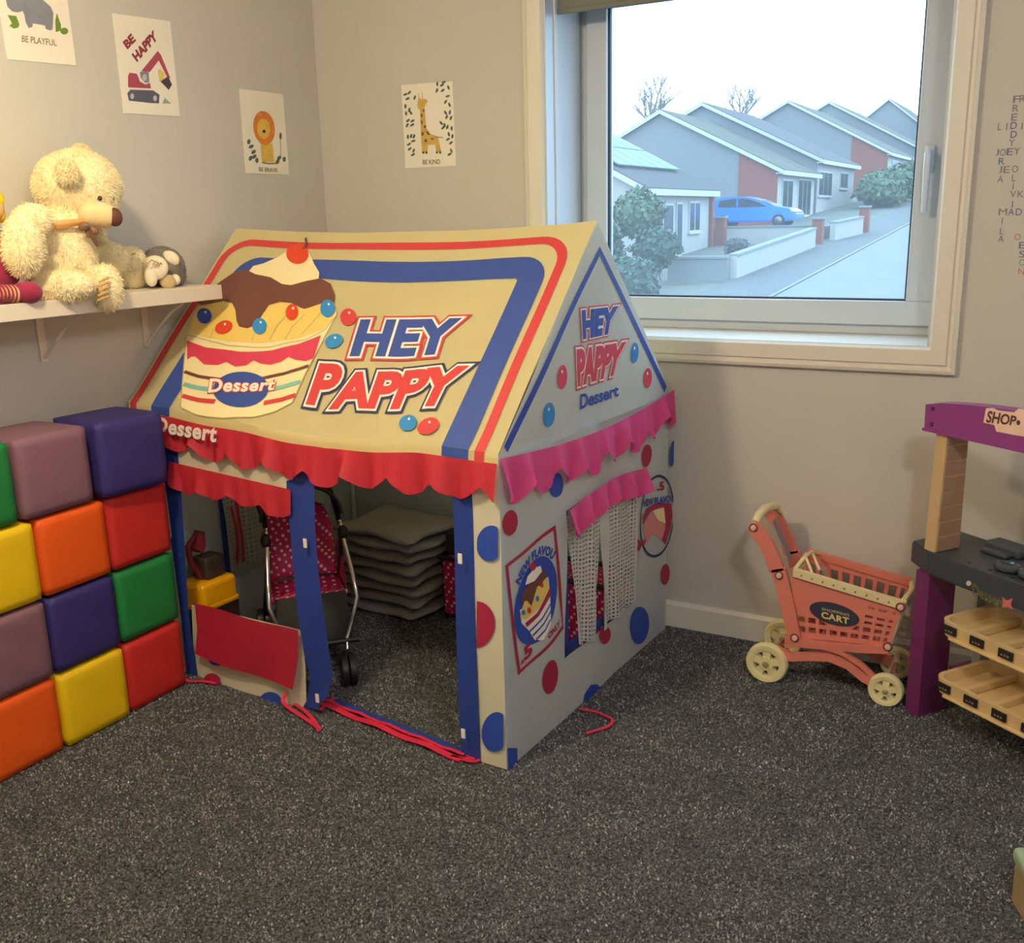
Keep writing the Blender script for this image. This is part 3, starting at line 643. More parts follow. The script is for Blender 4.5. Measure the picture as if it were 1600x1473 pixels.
def clipx(pts, x0, x1): return [(min(max(a, x0), x1), b) for a, b in pts]
fdots('printed_dot', clipx(oval(768, 848, 22, 28, 8), 747, 779.5), k_royal, fs)
fdots('printed_dot', clipx(oval(744, 975, 31, 37, 8), 746.5, 790), k_maroon, fs)
fdots('printed_dot', clipx(oval(776, 1142, 22, 31, 8), 752, 788), k_royal, fs)
# middle post, drawn in and slightly twisted at the foot
prow = [(443, 489, 735), (446, 490, 770), (454, 492, 830), (461, 496, 890), (468, 503, 960), (475, 511, 1020), (482, 518, 1055), (478, 512, 1085), (470, 498, 1107)]
front_panel('blue_middle_post', [(fpx(a, y, -.006), fpx(b, y, -.006)) for a, b, y in prow], t_blue, lambda u, v: .004-.024*min(1, v*2)*(.5+.5*math.sin(v*5.2+u*1.5)), 8)
front_panel('blue_left_post', [((-1.315, .86), (-1.225, .86)), ((-1.31, .5), (-1.235, .5)), ((-1.285, .2), (-1.245, .2)), ((-1.29, .003), (-1.245, .003))], t_blue, lambda u, v: -.005+.006*math.sin(v*6+u))
front_panel('front_left_strip', [((-TW, .86), (-1.31, .86)), ((-TW, .003), (-1.285, .003))], fab_cream2)
lp = front_panel('front_lower_panel', [(fpx(298, 945), fpx(470, 985)), (fpx(300, 1000), fpx(476, 1040)), (fpx(300, 1056), fpx(478, 1108))], fab_cream2, lambda u, v: .004-.012*math.sin(u*3.1)*v, 14)
fdots('printed_dot', oval(340, 1030, 13, 9, 10), k_royal, lp, -.012); fdots('printed_dot', oval(333, 1062, 13, 11, 10, 20, 175, 395), k_maroon, lp, -.012); fdots('printed_dot', oval(424, 1098, 19, 18, 10, 20, 185, 372), k_royal, lp, -.012)
rc = [(fpx(303, 943, -.02), fpx(463, 986, -.02)), (fpx(304, 985, -.03), fpx(463, 1030, -.03)), (fpx(303, 1022, -.03), fpx(459, 1077, -.03))]
front_panel('folded_red_flap', rc, M('maroon_polyester', (172, 32, 60), .5, .06, 7, .06, 260), lambda u, v: -.018-.014*v+.006*math.sin(u*8+v*2), 20)
front_panel('window_header', [((-1.30, .825), (-.73, .815)), ((-1.30, .745), (-.73, .715))], fab_cream2, lambda u, v: .002, 16)
frill('front_window_valance', lambda u: tl(-1.262+u*.53, -.010, .760-.030*u), (0, -1, 0), 60, .50, .125, t_red, tent, .012, .022)
for x, y in ((478, 848), (720, 872), (725, 1145), (497, 1090)):
    a, z = fpx(x, y, -.02); MB().box(tl(a-.006, -.026, z-.014), tl(a+.006, -.022, z+.014)).build('cloth_tag', k_white, tent)
# door sill ribbon on the carpet
sl0 = to_t(at_z(505, 1100, 0)); sl1 = to_t(at_z(724, 1188, 0))
def ribbon(pts, w, mat, name, parent=tent, th=.003):
    pts = [Vector(p) for p in pts]; m = MB(); v = []
    for i, p in enumerate(pts):
        a = pts[max(0, i-1)]; b = pts[min(len(pts)-1, i+1)]; t = (b-a).normalized(); n = Vector((-t.y, t.x, 0)); n = n.normalized() if n.length > 1e-4 else Vector((1, 0, 0))
        for hh in (0, th): v += [p-n*w/2+Vector((0, 0, hh)), p+n*w/2+Vector((0, 0, hh))]
    f = []
    for i in range(len(pts)-1):
        k = 4*i; f += [(k, k+1, k+5, k+4), (k+2, k+6, k+7, k+3), (k, k+4, k+6, k+2), (k+1, k+3, k+7, k+5)]
    f += [(0, 2, 3, 1), (4*len(pts)-4, 4*len(pts)-3, 4*len(pts)-1, 4*len(pts)-2)]
    return m.add(v, f).build(name, mat, parent)
def frange(a, b, n): return [(a[0]+(b[0]-a[0])*k/n, a[1]+(b[1]-a[1])*k/n) for k in range(n+1)]
t_tie = M('ribbon_red', (214, 44, 78), .5, .06, 20)
ribbon([tl(x, y-.012, .009+.004*math.sin(i*1.3)) for i, (x, y) in enumerate(frange(sl0, sl1, 14))], .022, t_tie, 'door_sill_ribbon')
ribbon([tl(x, y+.020, .010) for x, y in frange(sl0, sl1, 14)], .030, t_blue, 'door_sill_band')
ribbon([tl(x, y+.002, .016+.003*math.sin(i*2.)) for i, (x, y) in enumerate(frange(sl0, sl1, 14))], .010, t_tie, 'door_sill_ribbon')
def floor_tie(px, zs=None, w=.011):
    pts = []
    for i, (x, y) in enumerate(px):
        z = zs[i] if zs else .008; q = to_t(at_z(x, y, z)); pts.append(tl(q[0], q[1], z))
    # smooth
    out = []
    for i in range(len(pts)-1):
        for k in range(4): out.append(Vector(pts[i]).lerp(Vector(pts[i+1]), k/4))
    out.append(Vector(pts[-1]))
    for _ in range(2): out = [out[0]]+[(out[i-1]+out[i]*2+out[i+1])/4 for i in range(1, len(out)-1)]+[out[-1]]
    ribbon(out, w, t_tie, 'fabric_tie')
floor_tie([(448, 1082), (440, 1095), (452, 1108), (475, 1122), (500, 1140)], [.05, .03, .012, .008, .006], .014)
floor_tie([(460, 1100), (478, 1112), (492, 1128), (498, 1143)], None, .012)
floor_tie([(500, 1110), (512, 1100), (522, 1090)], [.01, .012, .015], .012)
floor_tie([(306, 1028), (288, 1036), (282, 1055), (292, 1066), (312, 1064), (338, 1068)], [.05, .04, .015, .008, .008, .006], .012)
floor_tie([(724, 1178), (745, 1187), (718, 1184), (700, 1180), (740, 1192), (752, 1186)], None, .010)
floor_tie([(905, 1108), (930, 1112), (960, 1124), (952, 1136), (916, 1146)], [.012, .008, .006, .006, .006], .010)

# ---- right side: gable and wall with window
gab = MB().add([tl(0, 0, EZ), tl(0, TD, EZ), tl(0, TM, RZ)], [(0, 1, 2)])
gab_p = None
def gabS(y, z, h): return tl(.001+h+.002*math.sin(y*11+z*5), y, z)
bmg = poly_tri([[(0, EZ-.02), (TD, EZ-.02), (TD, EZ), (TM, RZ), (0, EZ)]])
gab_p = decal('gable_panel', bmg, gabS, 0, fab_w, tent, .05)
decal('rear_gable_panel', bmg, lambda y, z, h: tl(-TW, y, z), 0, fab_w, tent, .3)
def gd(name, vf, lay, mat): decal(name, vf, gabS, .0012+.0008*lay, mat, gab_p, .05)
def c3(x, y): return spx(700+.33956*x, 320+.33956*y)
gd('blue_gable_stripe', stroke([(.035, EZ+.012), (TM+.012, RZ-.085), (TD-.035, EZ+.005)], .026), 1, k_royal)
GH = ((618, 616), (748, 588), (772, 468), (612, 488))
for nm, bold, lay, mt in (('hey_outer_outline', .15, 2, k_pinkr), ('hey_white_outline', .11, 3, k_white), ('hey_lettering', .065, 4, k_royal)):
    gd(nm, mapped(quadmap(text2d('HEY', bold, .045), *GH), c3), lay, mt)
GP = ((592, 832), (772, 776), (808, 632), (588, 668))
for nm, bold, lay, mt in (('pappy_outer_outline', .15, 2, k_pinkr), ('pappy_white_outline', .11, 3, k_white), ('pappy_lettering', .065, 4, k_pinkr)):
    gd(nm, mapped(quadmap(text2d('PAPPY', bold, .045), *GP), c3), lay, mt)
gd('dessert_lettering', mapped(quadmap(text2d('Dessert', .03), (602, 942), (780, 880), (778, 824), (604, 872)), c3), 3, k_royal)
for x, y, rx, ry, mt in ((520, 792, 23, 56, k_pinkr), (913, 796, 20, 46, k_pinkr), (457, 965, 27, 56, k_sky), (852, 680, 18, 47, k_sky)):
    gd('candy_ball', P_([c3(*q) for q in oval(x, y, rx, ry, 4)]), 2, mt); gd('candy_ball_glint', P_([c3(*q) for q in oval(x-2, y-ry*.45, 4, 8, 0, 10)]), 3, k_white)
WINY0, WINY1, WINZ0, WINZ1 = .352, .852, .208, .672
def bulge(y, z):
    e = max(0, math.sin(math.pi*min(1, max(0, y/TD))))**.6*(.2+.8*min(1, max(0, z)/.3))
    return e*(.010*math.sin(5.2*y+1.2*z)+.006*math.sin(13*y-7*z+1)+.004*math.sin(25*y+9*z))+.004*e*max(0, .25-z)*4*math.sin(6*y)
def sideS(y, z, h): return tl(h+bulge(y, z), y, z)
def hole(u, v): y = u*TD; z = v*EZ; return WINY0 < y < WINY1 and WINZ0 < z < WINZ1
side_p = MB().grid(lambda u, v: sideS(u*TD, max(.002, v*EZ), 0), 66, 54, hole).build('side_wall_panel', fab_w, tent, True)
MB().grid(lambda u, v: tl(-TW-bulge(u*TD, v*EZ)*.5, u*TD, v*EZ), 44, 36, hole).build('left_wall_panel', fab_w, tent, True)
MB().grid(lambda u, v: tl(-TW+u*TW, TD-.012*math.sin(u*9)*math.sin(v*3), v*EZ), 24, 14).build('rear_wall_panel', fab_w, tent, True)
def sd_(name, vf, lay, mat): decal(name, vf, sideS, .0025+.0008*lay, mat, side_p, .03)
for x, y, rx, ry, mt in ((794, 816, 11, 20, k_maroon), (865, 757, 10.5, 19, k_royal), (1010, 712, 7.5, 18, k_maroon), (1050, 708, 4.5, 20, k_royal), (1000, 977, 13.5, 29, k_royal), (1038, 897, 7, 16.5, k_maroon), (855, 1056, 12.5, 27, k_maroon), (944, 992, 10, 14, k_maroon)):
    sd_('printed_dot', P_([spx(*q) for q in oval(x, y, rx, ry, 5)]), 1, mt)
sd_('printed_dot', P_([spx(*q) for q in [(909, 1098), (911, 1084), (920, 1069), (930, 1068), (940, 1076), (925, 1090)]]), 1, k_royal)
sd_('printed_corner_patch', P_([spx(*q) for q in [(791.5, 1168), (806, 1168), (807, 1196), (793, 1203)]]), 1, k_royal)
# printed poster on the side wall
def c6(x, y): return spx(770+.16971*x, 820+.16971*y)
def c6l(q): return [c6(*p) for p in q]
sd_('poster_border', stroke(c6l([(118, 375), (540, 20), (590, 650), (622, 935), (232, 1355), (118, 375)][:-1]), .016, True), 1, k_maroon)
sd_('poster_disc', P_(c6l(oval(375, 690, 170, 415, 11))), 1, k_royal)
sd_('poster_cup', P_(c6l([(235, 780), (250, 900), (310, 970), (350, 1050), (420, 1050), (490, 900), (490, 640), (480, 470), (440, 560), (330, 720)])), 2, k_white)
sd_('poster_ice_cream', P_(c6l([(240, 800), (270, 700), (380, 560), (470, 470), (480, 590), (400, 740), (290, 860), (240, 860)])), 3, k_yel)
sd_('poster_sauce', P_(c6l([(240, 740), (250, 620), (320, 520), (430, 420), (460, 400), (455, 470), (400, 560), (380, 540), (350, 640), (325, 740), (290, 690), (262, 700)])), 4, k_brown)
sd_('poster_whipped_cream', P_(c6l([(270, 550), (290, 470), (350, 390), (410, 370), (420, 420), (350, 510)])), 5, k_white)
sd_('poster_cherry', P_(c6l(oval(338, 375, 28, 40, 10))), 6, k_maroon)
sd_('poster_red_band', P_(c6l([(275, 900), (370, 800), (490, 560), (490, 640), (420, 760), (380, 830), (290, 935)])), 4, k_maroon)
sd_('poster_stripes', merge(*[stroke(c6l(q), .006) for q in ([(310, 975), (410, 850), (485, 720)], [(335, 1010), (420, 900), (488, 780)], [(360, 1045), (430, 960), (480, 860)])]), 4, k_royal)
for q in (oval(260, 800, 16, 24), oval(372, 670, 14, 26)): sd_('poster_candy', P_(c6l(q)), 5, k_sky)
for q in (oval(305, 780, 16, 28), oval(415, 545, 13, 26)): sd_('poster_candy', P_(c6l(q)), 5, k_org)
tv = text2d('NEW FLAVOU', .055, .055, 1.08)
def bend6(u, v):
    # follows the disc's upper edge
    a = R(196+(292-196)*u); rx, ry = 178+42*v, 430+92*v; x = rx*math.cos(a); y = ry*math.sin(a); c, s = math.cos(R(11)), math.sin(R(11))
    return c6(375+x*c-y*s, 700+x*s+y*c)
sd_('poster_lettering', mapped(tv, bend6), 2, k_royal)
sd_('poster_lettering', mapped(quadmap(text2d('.5', .05), (245, 1290), (340, 1180), (325, 1060), (240, 1170)), c6), 2, k_maroon)
sd_('poster_lettering', mapped(quadmap(text2d('ONLY', .05), (462, 1045), (590, 920), (585, 865), (460, 985)), c6), 2, k_maroon)
# round printed badge
def c7(x, y): return spx(960+.1222*x, 720+.1222*y)
def c7l(q): return [c7(*p) for p in q]
sd_('badge_ring', stroke(c7l(oval(538, 705, 205, 515, 4, 40)), .009, True), 2, k_navy)
sd_('badge_art', P_(c7l([(360, 720), (420, 610), (560, 525), (715, 545), (730, 700), (700, 880), (640, 1060), (600, 1010), (640, 860), (630, 640), (590, 590), (480, 650), (400, 760), (370, 820)])), 2, k_maroon)
sd_('badge_art', P_(c7l([(370, 840), (430, 740), (520, 650), (600, 600), (650, 760), (650, 900), (600, 1000), (500, 930), (440, 1050), (400, 990)])), 1, M('print_pale_pink', (226, 142, 146), .6, .04))
sd_('badge_art', P_(c7l([(500, 640), (620, 590), (640, 800), (560, 760)])), 3, k_wcr)
sd_('badge_lettering', mapped(quadmap(text2d('NEW FLAVOU', .04, .04), (370, 590), (735, 515), (735, 425), (365, 500)), c7), 3, k_royal)
sd_('badge_lettering', mapped(quadmap(text2d('.5', .04), (540, 385), (625, 375), (620, 255), (545, 275)), c7), 3, k_maroon)
sd_('badge_bow', P_(c7l([(275, 975), (345, 1040), (410, 990), (400, 1060), (355, 1075), (330, 1150), (290, 1150), (310, 1070)])), 3, k_maroon)
# window trim, frill and net curtains
def rimbox(m, y0, y1, z0, z1, X): return m.box(tl(X-.003, y0, z0), tl(X, y1, z1))
m = MB()
for y0, y1, z0, z1 in ((WINY0-.004, WINY0+.028, WINZ0-.004, WINZ1), (WINY1-.01, WINY1+.004, WINZ0, WINZ1), (WINY0, WINY1, WINZ0-.004, WINZ0+.03)):
    rimbox(m, y0, y1, z0, z1, -.004)
m.build('side_window_trim', t_blue, tent)
frill('side_window_valance', lambda u: tl(.034+bulge(.34+u*.53, .69)*.6, 0.312+u*.56, .684+.018*math.sin(math.pi*u)), (1, 0, 0), 90, .53, .105, t_pink, tent, .020, .022)
net_m = M('net_white', (226, 226, 226), .7, .03, 10, trans=.3)
def net(corners, X0, parent, name, amp=.012, seed=0, step=.0135, w=.0078):
    """open-mesh net curtain: corners (Y,Z) bl, br, tr, tl; ribbons both ways"""
    bl_, br_, tr_, tl_ = [np.array(c) for c in corners]
    W_ = np.linalg.norm(tr_-tl_); H_ = np.linalg.norm(tl_-bl_); nu = max(6, int(W_/step)); nv = max(6, int(H_/step)); m = MB()
    def pos(u, v):
        q = bl_*(1-u)*(1-v)+br_*u*(1-v)+tr_*u*v+tl_*(1-u)*v
        x = X0+amp*math.sin(u*9+seed)*(1-.55*v)+.004*math.sin(u*23+v*5)+.5*amp*(1-v)
        return tl(x, q[0], q[1])
    du = w/2/W_; dv = w/2/H_
    for i in range(nu+1):
        u = i/nu; m.grid(lambda a, b, u=u: pos(min(1.02, max(-.02, u+(a*2-1)*du)), b), 1, 16)
    for j in range(nv+1):
        v = j/nv; m.grid(lambda a, b, v=v: pos(a, min(1.0, max(0, v+(b*2-1)*dv))), 12, 1)
    return m.build(name, net_m, parent, True, False)
q = lambda x, y: spx(x, y, .01)
net((q(903, 1006), q(931, 999), q(941, 782), q(887, 808)), .004, tent, 'net_curtain', .010, 1)
net((q(948, 975), q(993, 942), q(995, 750), q(942, 780)), .004, tent, 'net_curtain', .010, 4)
MB().grid(lambda u, v: tl(.012+.006*math.sin(u*4+v*6), *(np.array(q(938, 782))*(1-u)*v+np.array(q(950, 776))*u*v+np.array(q(943, 985))*(1-u)*(1-v)+np.array(q(949, 975))*u*(1-v))), 4, 14).build('curtain_hem', net_m, tent, True)
net(((WINY0+.02, WINZ0+.03), (WINY0+.25, WINZ0+.03), (WINY0+.25, WINZ1), (WINY0, WINZ1)), -TW+.01, tent, 'net_curtain', .008, 2, .018, .007)
net(((WINY0+.27, WINZ0+.03), (WINY1, WINZ0+.03), (WINY1, WINZ1), (WINY0+.25, WINZ1)), -TW+.01, tent, 'net_curtain', .008, 3, .018, .007)
m = MB()
for y0, y1, z0, z1 in ((WINY0-.004, WINY0+.02, WINZ0, WINZ1), (WINY1-.02, WINY1+.004, WINZ0, WINZ1), (WINY0, WINY1, WINZ1-.035, WINZ1)): rimbox(m, y0, y1, z0, z1, -TW+.008)
m.build('left_window_trim', t_blue, tent)
m = MB()
for k in (0, 1): m.grid(lambda u, v, k=k: tl(-TW+.016+.006*math.sin(v*8+k), WINY0+.04+k*.03+u*.014+.01*math.sin(v*5), WINZ0+.05+v*.42), 1, 16)
m.build('curtain_tie', t_tie, tent, True)
# fibre-tube frame inside the tent
pole_m = M('tent_tube', (225, 225, 222), .4)
for X, Y in ((-.012, .012), (-.012, TD-.012), (-TW+.012, .012), (-TW+.012, TD-.012)):
    MB().tube([tl(X, Y, 0), tl(X, Y, EZ-.03)], .009, 8).build('frame_tube', pole_m, tent, True)

# ================================================================== THINGS IN THE ROOM
# ---- soft play blocks, three stacks of four against the left wall
BS = .234
def block_mesh(seed):
    bm = bmesh.new(); bmesh.ops.create_cube(bm, size=1); bmesh.ops.subdivide_edges(bm, edges=bm.edges[:], cuts=9, use_grid_fill=True); rg = random.Random(seed); ph = rg.uniform(0, 6)
    for v in bm.verts:
        c = v.co.copy(); k = [min(1, abs(abs(a)-.5)*0+1) for a in c]
        x, y, z = c*2; edge = lambda a: 1-abs(a)**6
        b = .012
        n = Vector((0, 0, 0))
        if abs(abs(x)-1) < 1e-4: n.x = math.copysign(1, x)*edge(y)*edge(z)
        if abs(abs(y)-1) < 1e-4: n.y = math.copysign(1, y)*edge(x)*edge(z)
        if abs(abs(z)-1) < 1e-4: n.z = math.copysign(1, z)*edge(x)*edge(y)*.3
        w = .0018*math.sin(x*5+ph)*math.sin(y*4+z*6+ph)
        p = Vector((x, y, z)); r3 = abs(x)**10+abs(y)**10+abs(z)**10
        p = p/(max(1, r3)**(1/34.))
        v.co = p*(BS/2-.003)+n*(.0022+w)
    me = bpy.data.meshes.new('block_cover'); bm.to_mesh(me); bm.free(); return me
bmesh_pool = [block_mesh(k) for k in range(3)]
e_ = BS/2-.0075
seam = MB()
for a in (-e_, e_):
    for b in (-e_, e_):
        seam.tube([(-e_, a, b), (e_, a, b)], .0016, 6); seam.tube([(a, -e_, b), (a, e_, b)], .0016, 6); seam.tube([(a, b, -e_), (a, b, e_)], .0016, 6)
seam_o = seam.build('seam_piping', None); seam_me = seam_o.data; bpy.data.objects.remove(seam_o)
bc = {'red': (196, 44, 40), 'green': (30, 122, 62), 'blue': (52, 46, 112), 'yellow': (238, 196, 20), 'orange': (234, 92, 24), 'purple': (128, 92, 108)}
bmat = {k: M('vinyl_'+k, v, .6, .05, 5, .03, 40, spec=.35) for k, v in bc.items()}
stacks = [('C', 1.572, ['orange', 'purple', 'yellow', 'green']), ('B', 1.811, ['yellow', 'blue', 'orange', 'purple']), ('A', 2.050, ['red', 'green', 'red', 'blue'])]
blab = {'C0': 'orange soft play block at the bottom, cut by the left edge', 'C1': 'dusty purple soft block above the orange one at the left edge', 'C2': 'yellow soft play block under the green one at left', 'C3': 'green soft play block on top at the left edge',
        'B0': 'yellow soft play block on the carpet between orange and red', 'B1': 'dark blue soft block between dusty purple and green blocks', 'B2': 'orange soft play block below the top purple block', 'B3': 'dusty purple soft block on top of the middle stack',
        'A0': 'red soft play block on the carpet next to the tent', 'A1': 'green soft play block between two red blocks', 'A2': 'red soft play block below the top dark blue block', 'A3': 'dark blue soft block on top, nearest the tent'}
for nm, y, cols in stacks:
    for k, c in enumerate(cols):
        yy = y+(-.030 if (nm, k) == ('B', 3) else 0)+(-.036 if (nm, k) == ('C', 3) else 0)+rnd.uniform(-.001, .001); xx = -2.475-BS/2+rnd.uniform(-.004, .004)
        rz = R(rnd.uniform(-.4, .4))
        if (nm, k) == ('A', 3): yy = 2.040; xx = -2.56; rz = R(-5)
        e = empty('soft_play_block', (xx, yy, k*(BS+.0035)+.001), rz, blab[nm+str(k)], 'play block', 'stacked soft play blocks')
        o = link_mesh('block_cover', bmesh_pool[(k+len(nm)) % 3].copy(), bmat[c], e, True); o.location = (0, 0, BS/2)
        s = link_mesh('seam_piping', seam_me.copy(), bmat[c], e, True); s.location = (0, 0, BS/2)

# ---- shelf
SX, SZ = -2.462, 1.310
sh = empty('wall_shelf', (-2.6, 1.7, SZ-.047), 0, 'white wall shelf holding the soft toys', 'shelf')
S0 = (-2.6, 1.7, SZ-.047); shm = M('shelf_white', (226, 214, 196), .45, .02, 5)
offs(MB().box((WX+.001, .9, SZ-.046), (SX, 2.472, SZ), .002).build('shelf_board', shm, sh), S0)
for y in (1.965, 2.36, 1.1):
    offs(MB().box((WX+.001, y-.012, SZ-.20), (WX+.006, y+.012, SZ-.047)).box((WX+.006, y-.012, SZ-.052), (SX-.06, y+.012, SZ-.047)).tube([(WX+.006, y, SZ-.19), (WX+.05, y, SZ-.15), (WX+.13, y, SZ-.085), (SX-.07, y, SZ-.054)], .0045, 8).build('shelf_bracket', shm, sh), S0)

# ---- teddy bear
RZ3 = Matrix.Rotation(YAW, 3, 'Z')
def wp(x, y, X): return at_x(x, y, X)
def rm(px, p): return px*depth(p)/F_PX
bear_o = np.array([-2.56, 2.03, SZ])
bear = empty('teddy_bear', bear_o, 0, 'large cream teddy bear with brown nose sitting on the shelf', 'teddy bear')
def E(x, y, X, rx, ry, rd=None, rot=0):
    p = wp(x, y, X); a = rm(rx, p); b = rm(ry, p); d = rm(rd if rd else rx, p)
    return (tuple(p-bear_o), (a, d, b), RZ3 @ Matrix.Rotation(R(rot), 3, 'Y'))
head = E(121, 291, -2.57, 66, 55, 58)
body_items = [E(92, 400, -2.585, 56, 68, 50), E(100, 352, -2.585, 46, 34, 42), head, E(140, 318, -2.55, 44, 32, 40),
              E(36, 384, -2.475, 31, 50, 28, 8), E(50, 345, -2.50, 30, 26, 28),          # near arm
              E(98, 447, -2.475, 52, 25, 28, -2), E(164, 449, -2.455, 27, 37, 24),                       # near leg, foot
              E(166, 405, -2.63, 38, 27, 24), E(205, 418, -2.635, 26, 33, 24),                            # far leg, foot
              E(150, 375, -2.69, 18, 34, 14)]
fur_m = M('cream_plush', (248, 232, 190), .9, .08, 30, sheen=.25, spec=.1)
bme = blob(body_items, .007, 5); link_mesh('body', bme, fur_m, bear, True)
link_mesh('fur', fur_mesh(bme, 30000, .0085, .0018, 4, .25, .7), fur_m, bear)['kind'] = 'stuff'
ear1 = blob([E(104, 267, -2.478, 18, 18, 8, 20)], .004, 2); ea = link_mesh('ear', ear1, fur_m, bear, True); link_mesh('fur', fur_mesh(ear1, 1600, .010, .0016, 5), fur_m, ea)['kind'] = 'stuff'
ear2 = blob([E(126, 240, -2.66, 15, 14, 8, 10)], .004, 2); ea = link_mesh('ear', ear2, fur_m, bear, True); link_mesh('fur', fur_mesh(ear2, 1200, .010, .0016, 6), fur_m, ea)['kind'] = 'stuff'
mz = link_mesh('muzzle', blob([E(150, 335, -2.475, 27, 22, 26), E(163, 337, -2.455, 21, 19.5, 20)], .004, 4), M('muzzle_plush', (234, 206, 154), .85, .06, 60, .1, 500, sheen=.2), bear, True)
b1 = MB(); b1.ell(*E(178.5, 339, -2.428, 12.5, 14.5, 10, -10)); b1.build('nose', M('brown_nose', (92, 50, 36), .7, .08, 40), mz, True)
for (x, y, X) in ((156, 310, -2.450), (175, 310, -2.468)):
    MB().ell(*E(x, y, X, 3.6, 3.8, 3)).build('eye', M('dark_eye', (58, 48, 44), .2), bear, True)
m = MB(); ring_pts = []
tan_r = M('tan_ribbon', (206, 150, 86), .55, .06, 20); br_r = M('brown_ribbon', (122, 86, 62), .6, .08, 20)
# chest sash and bow
def bp(x, y, X): return Vector(tuple(wp(x, y, X)-bear_o))
nk = wp(98, 353, -2.578)-bear_o; rt_ = _r0; dp_ = np.array([-math.sin(YAW), math.cos(YAW), 0])
def neck(u, v):
    a = 2*math.pi*u; k = 1+.05*math.sin(math.pi*v)
    return tuple(nk+rt_*math.cos(a)*.102*k+dp_*math.sin(a)*.104*k+np.array([0, 0, .012*math.cos(a)+.020*(v-.5)*2*(.7-.3*math.cos(a))]))
MB().grid(neck, 48, 5).build('neck_ribbon', tan_r, bear, True)
bow = MB()
for sgn in (-1, 1): bow.ell(*E(138+sgn*7, 357+sgn*3, -2.455, 9, 7, 5, 25*sgn))
bow.tube([bp(138, 358, -2.455), bp(146, 372, -2.455), bp(152, 384, -2.46)], [.006, .007, .005], 6).tube([bp(136, 360, -2.455), bp(139, 372, -2.455)], [.006, .005], 6); bow.build('ribbon_bow', br_r, bear, True)
pad = M('paw_stitch', (198, 156, 96), .8, .05)
for k in range(5):
    x0, y0 = 151+3.6*k*.2, 468-7.4*k
    MB().tube([bp(x0+1, y0+2, -2.405), bp(x0+8, y0-1.5, -2.400), bp(x0+19-k*.6, y0-5, -2.402)], .0032, 6).build('toe_stitch', pad, bear, True)
for k in range(4):
    x0, y0 = 193+1.5*k, 421-7*k
    MB().tube([bp(x0, y0, -2.60), bp(x0+7, y0-2, -2.597), bp(x0+14, y0-4, -2.60)], .003, 6).build('toe_stitch', pad, bear, True)

# ---- grey striped plush lying behind the bear's foot
gp_o = np.array([-2.60, 2.34, SZ]); gp = empty('plush_toy', gp_o, 0, 'small grey and cream plush toy at the right end of the shelf', 'soft toy')
def G(x, y, X, rx, ry, rd=None, rot=0):
    p = wp(x, y, X); a = rm(rx, p); b = rm(ry, p); d = rm(rd if rd else rx, p); return (tuple(p-gp_o), (a, d, b), RZ3 @ Matrix.Rotation(R(rot), 3, 'Y'))
grey = M('grey_plush', (134, 126, 118), .9, .12, 60, sheen=.2); crm = M('ivory_plush', (240, 226, 196), .9, .08, 60, sheen=.2); beige = M('beige_plush', (198, 172, 132), .85, .08, 60)
gb = blob([G(254, 417, -2.62, 34, 31, 26), G(270, 428, -2.60, 20, 22, 18)], .005, 3); go = link_mesh('body', gb, grey, gp, True); link_mesh('fur', fur_mesh(gb, 5000, .006, .0014, 8), grey, gp)['kind'] = 'stuff'
link_mesh('belly_patch', blob([G(266, 404, -2.575, 15, 12, 9, 25)], .004, 2), crm, gp, True)
link_mesh('paw', blob([G(243, 418, -2.545, 20, 19, 12), G(236, 432, -2.54, 10, 16, 10)], .004, 2), crm, gp, True)
for k in range(4): MB().tube([tuple(wp(231+7*k, 411+2*k, -2.515)-gp_o), tuple(wp(237+7*k, 406+2.2*k, -2.513)-gp_o), tuple(wp(243+6*k, 409+3*k, -2.516)-gp_o)], .0022, 6).build('paw_stitch', beige, gp, True)
link_mesh('foot_pad', blob([G(262, 440, -2.53, 13, 12, 9, 20)], .004, 2), beige, gp, True)
link_mesh('foot', blob([G(274, 437, -2.545, 8, 9, 8)], .004, 2), crm, gp, True)

# ---- rag doll at the left edge of the picture
rdo = np.array([-2.56, 1.70, SZ]); rdl = empty('rag_doll', rdo, 0, 'maroon rag doll with striped legs beside the bear, cut by the left edge', 'doll')
def D_(x, y, X, rx, ry, rd=None, rot=0):
    p = wp(x, y, X); a = rm(rx, p); b = rm(ry, p); d = rm(rd if rd else rx, p); return (tuple(p-rdo), (a, d, b), RZ3 @ Matrix.Rotation(R(rot), 3, 'Y'))
mar = M('maroon_felt', (142, 26, 66), .9, .08, 50, sheen=.2); skin = M('doll_sock', (226, 186, 120), .85, .1, 60)
link_mesh('body', blob([D_(-2, 420, -2.57, 34, 34, 26), D_(-18, 385, -2.58, 26, 30, 24)], .006, 3), mar, rdl, True)
link_mesh('shoe', blob([D_(44, 457, -2.47, 22, 18, 20), D_(34, 457, -2.47, 15, 16, 14)], .005, 3), mar, rdl, True)
link_mesh('shoe', blob([D_(60, 450, -2.545, 18, 19, 18)], .005, 3), mar, rdl, True)
lg = MB().tube([tuple(wp(-30, 458, -2.50)-rdo), tuple(wp(26, 460, -2.475)-rdo)], [.026, .024], 14).build('leg', skin, rdl, True)
for k in range(6): MB().lathe(tuple(wp(-6+6*k, 459.5, -2.478)-rdo), tuple(wp(26, 460, -2.475)-wp(0, 459, -2.475)), [(.0235, -.0035), (.0262, -.001), (.0262, .001), (.0235, .0035)], 16).build('sock_stripe', mar, lg, True)
link_mesh('head', blob([D_(-22, 325, -2.58, 27, 28, 25)], .006, 2), skin, rdl, True)
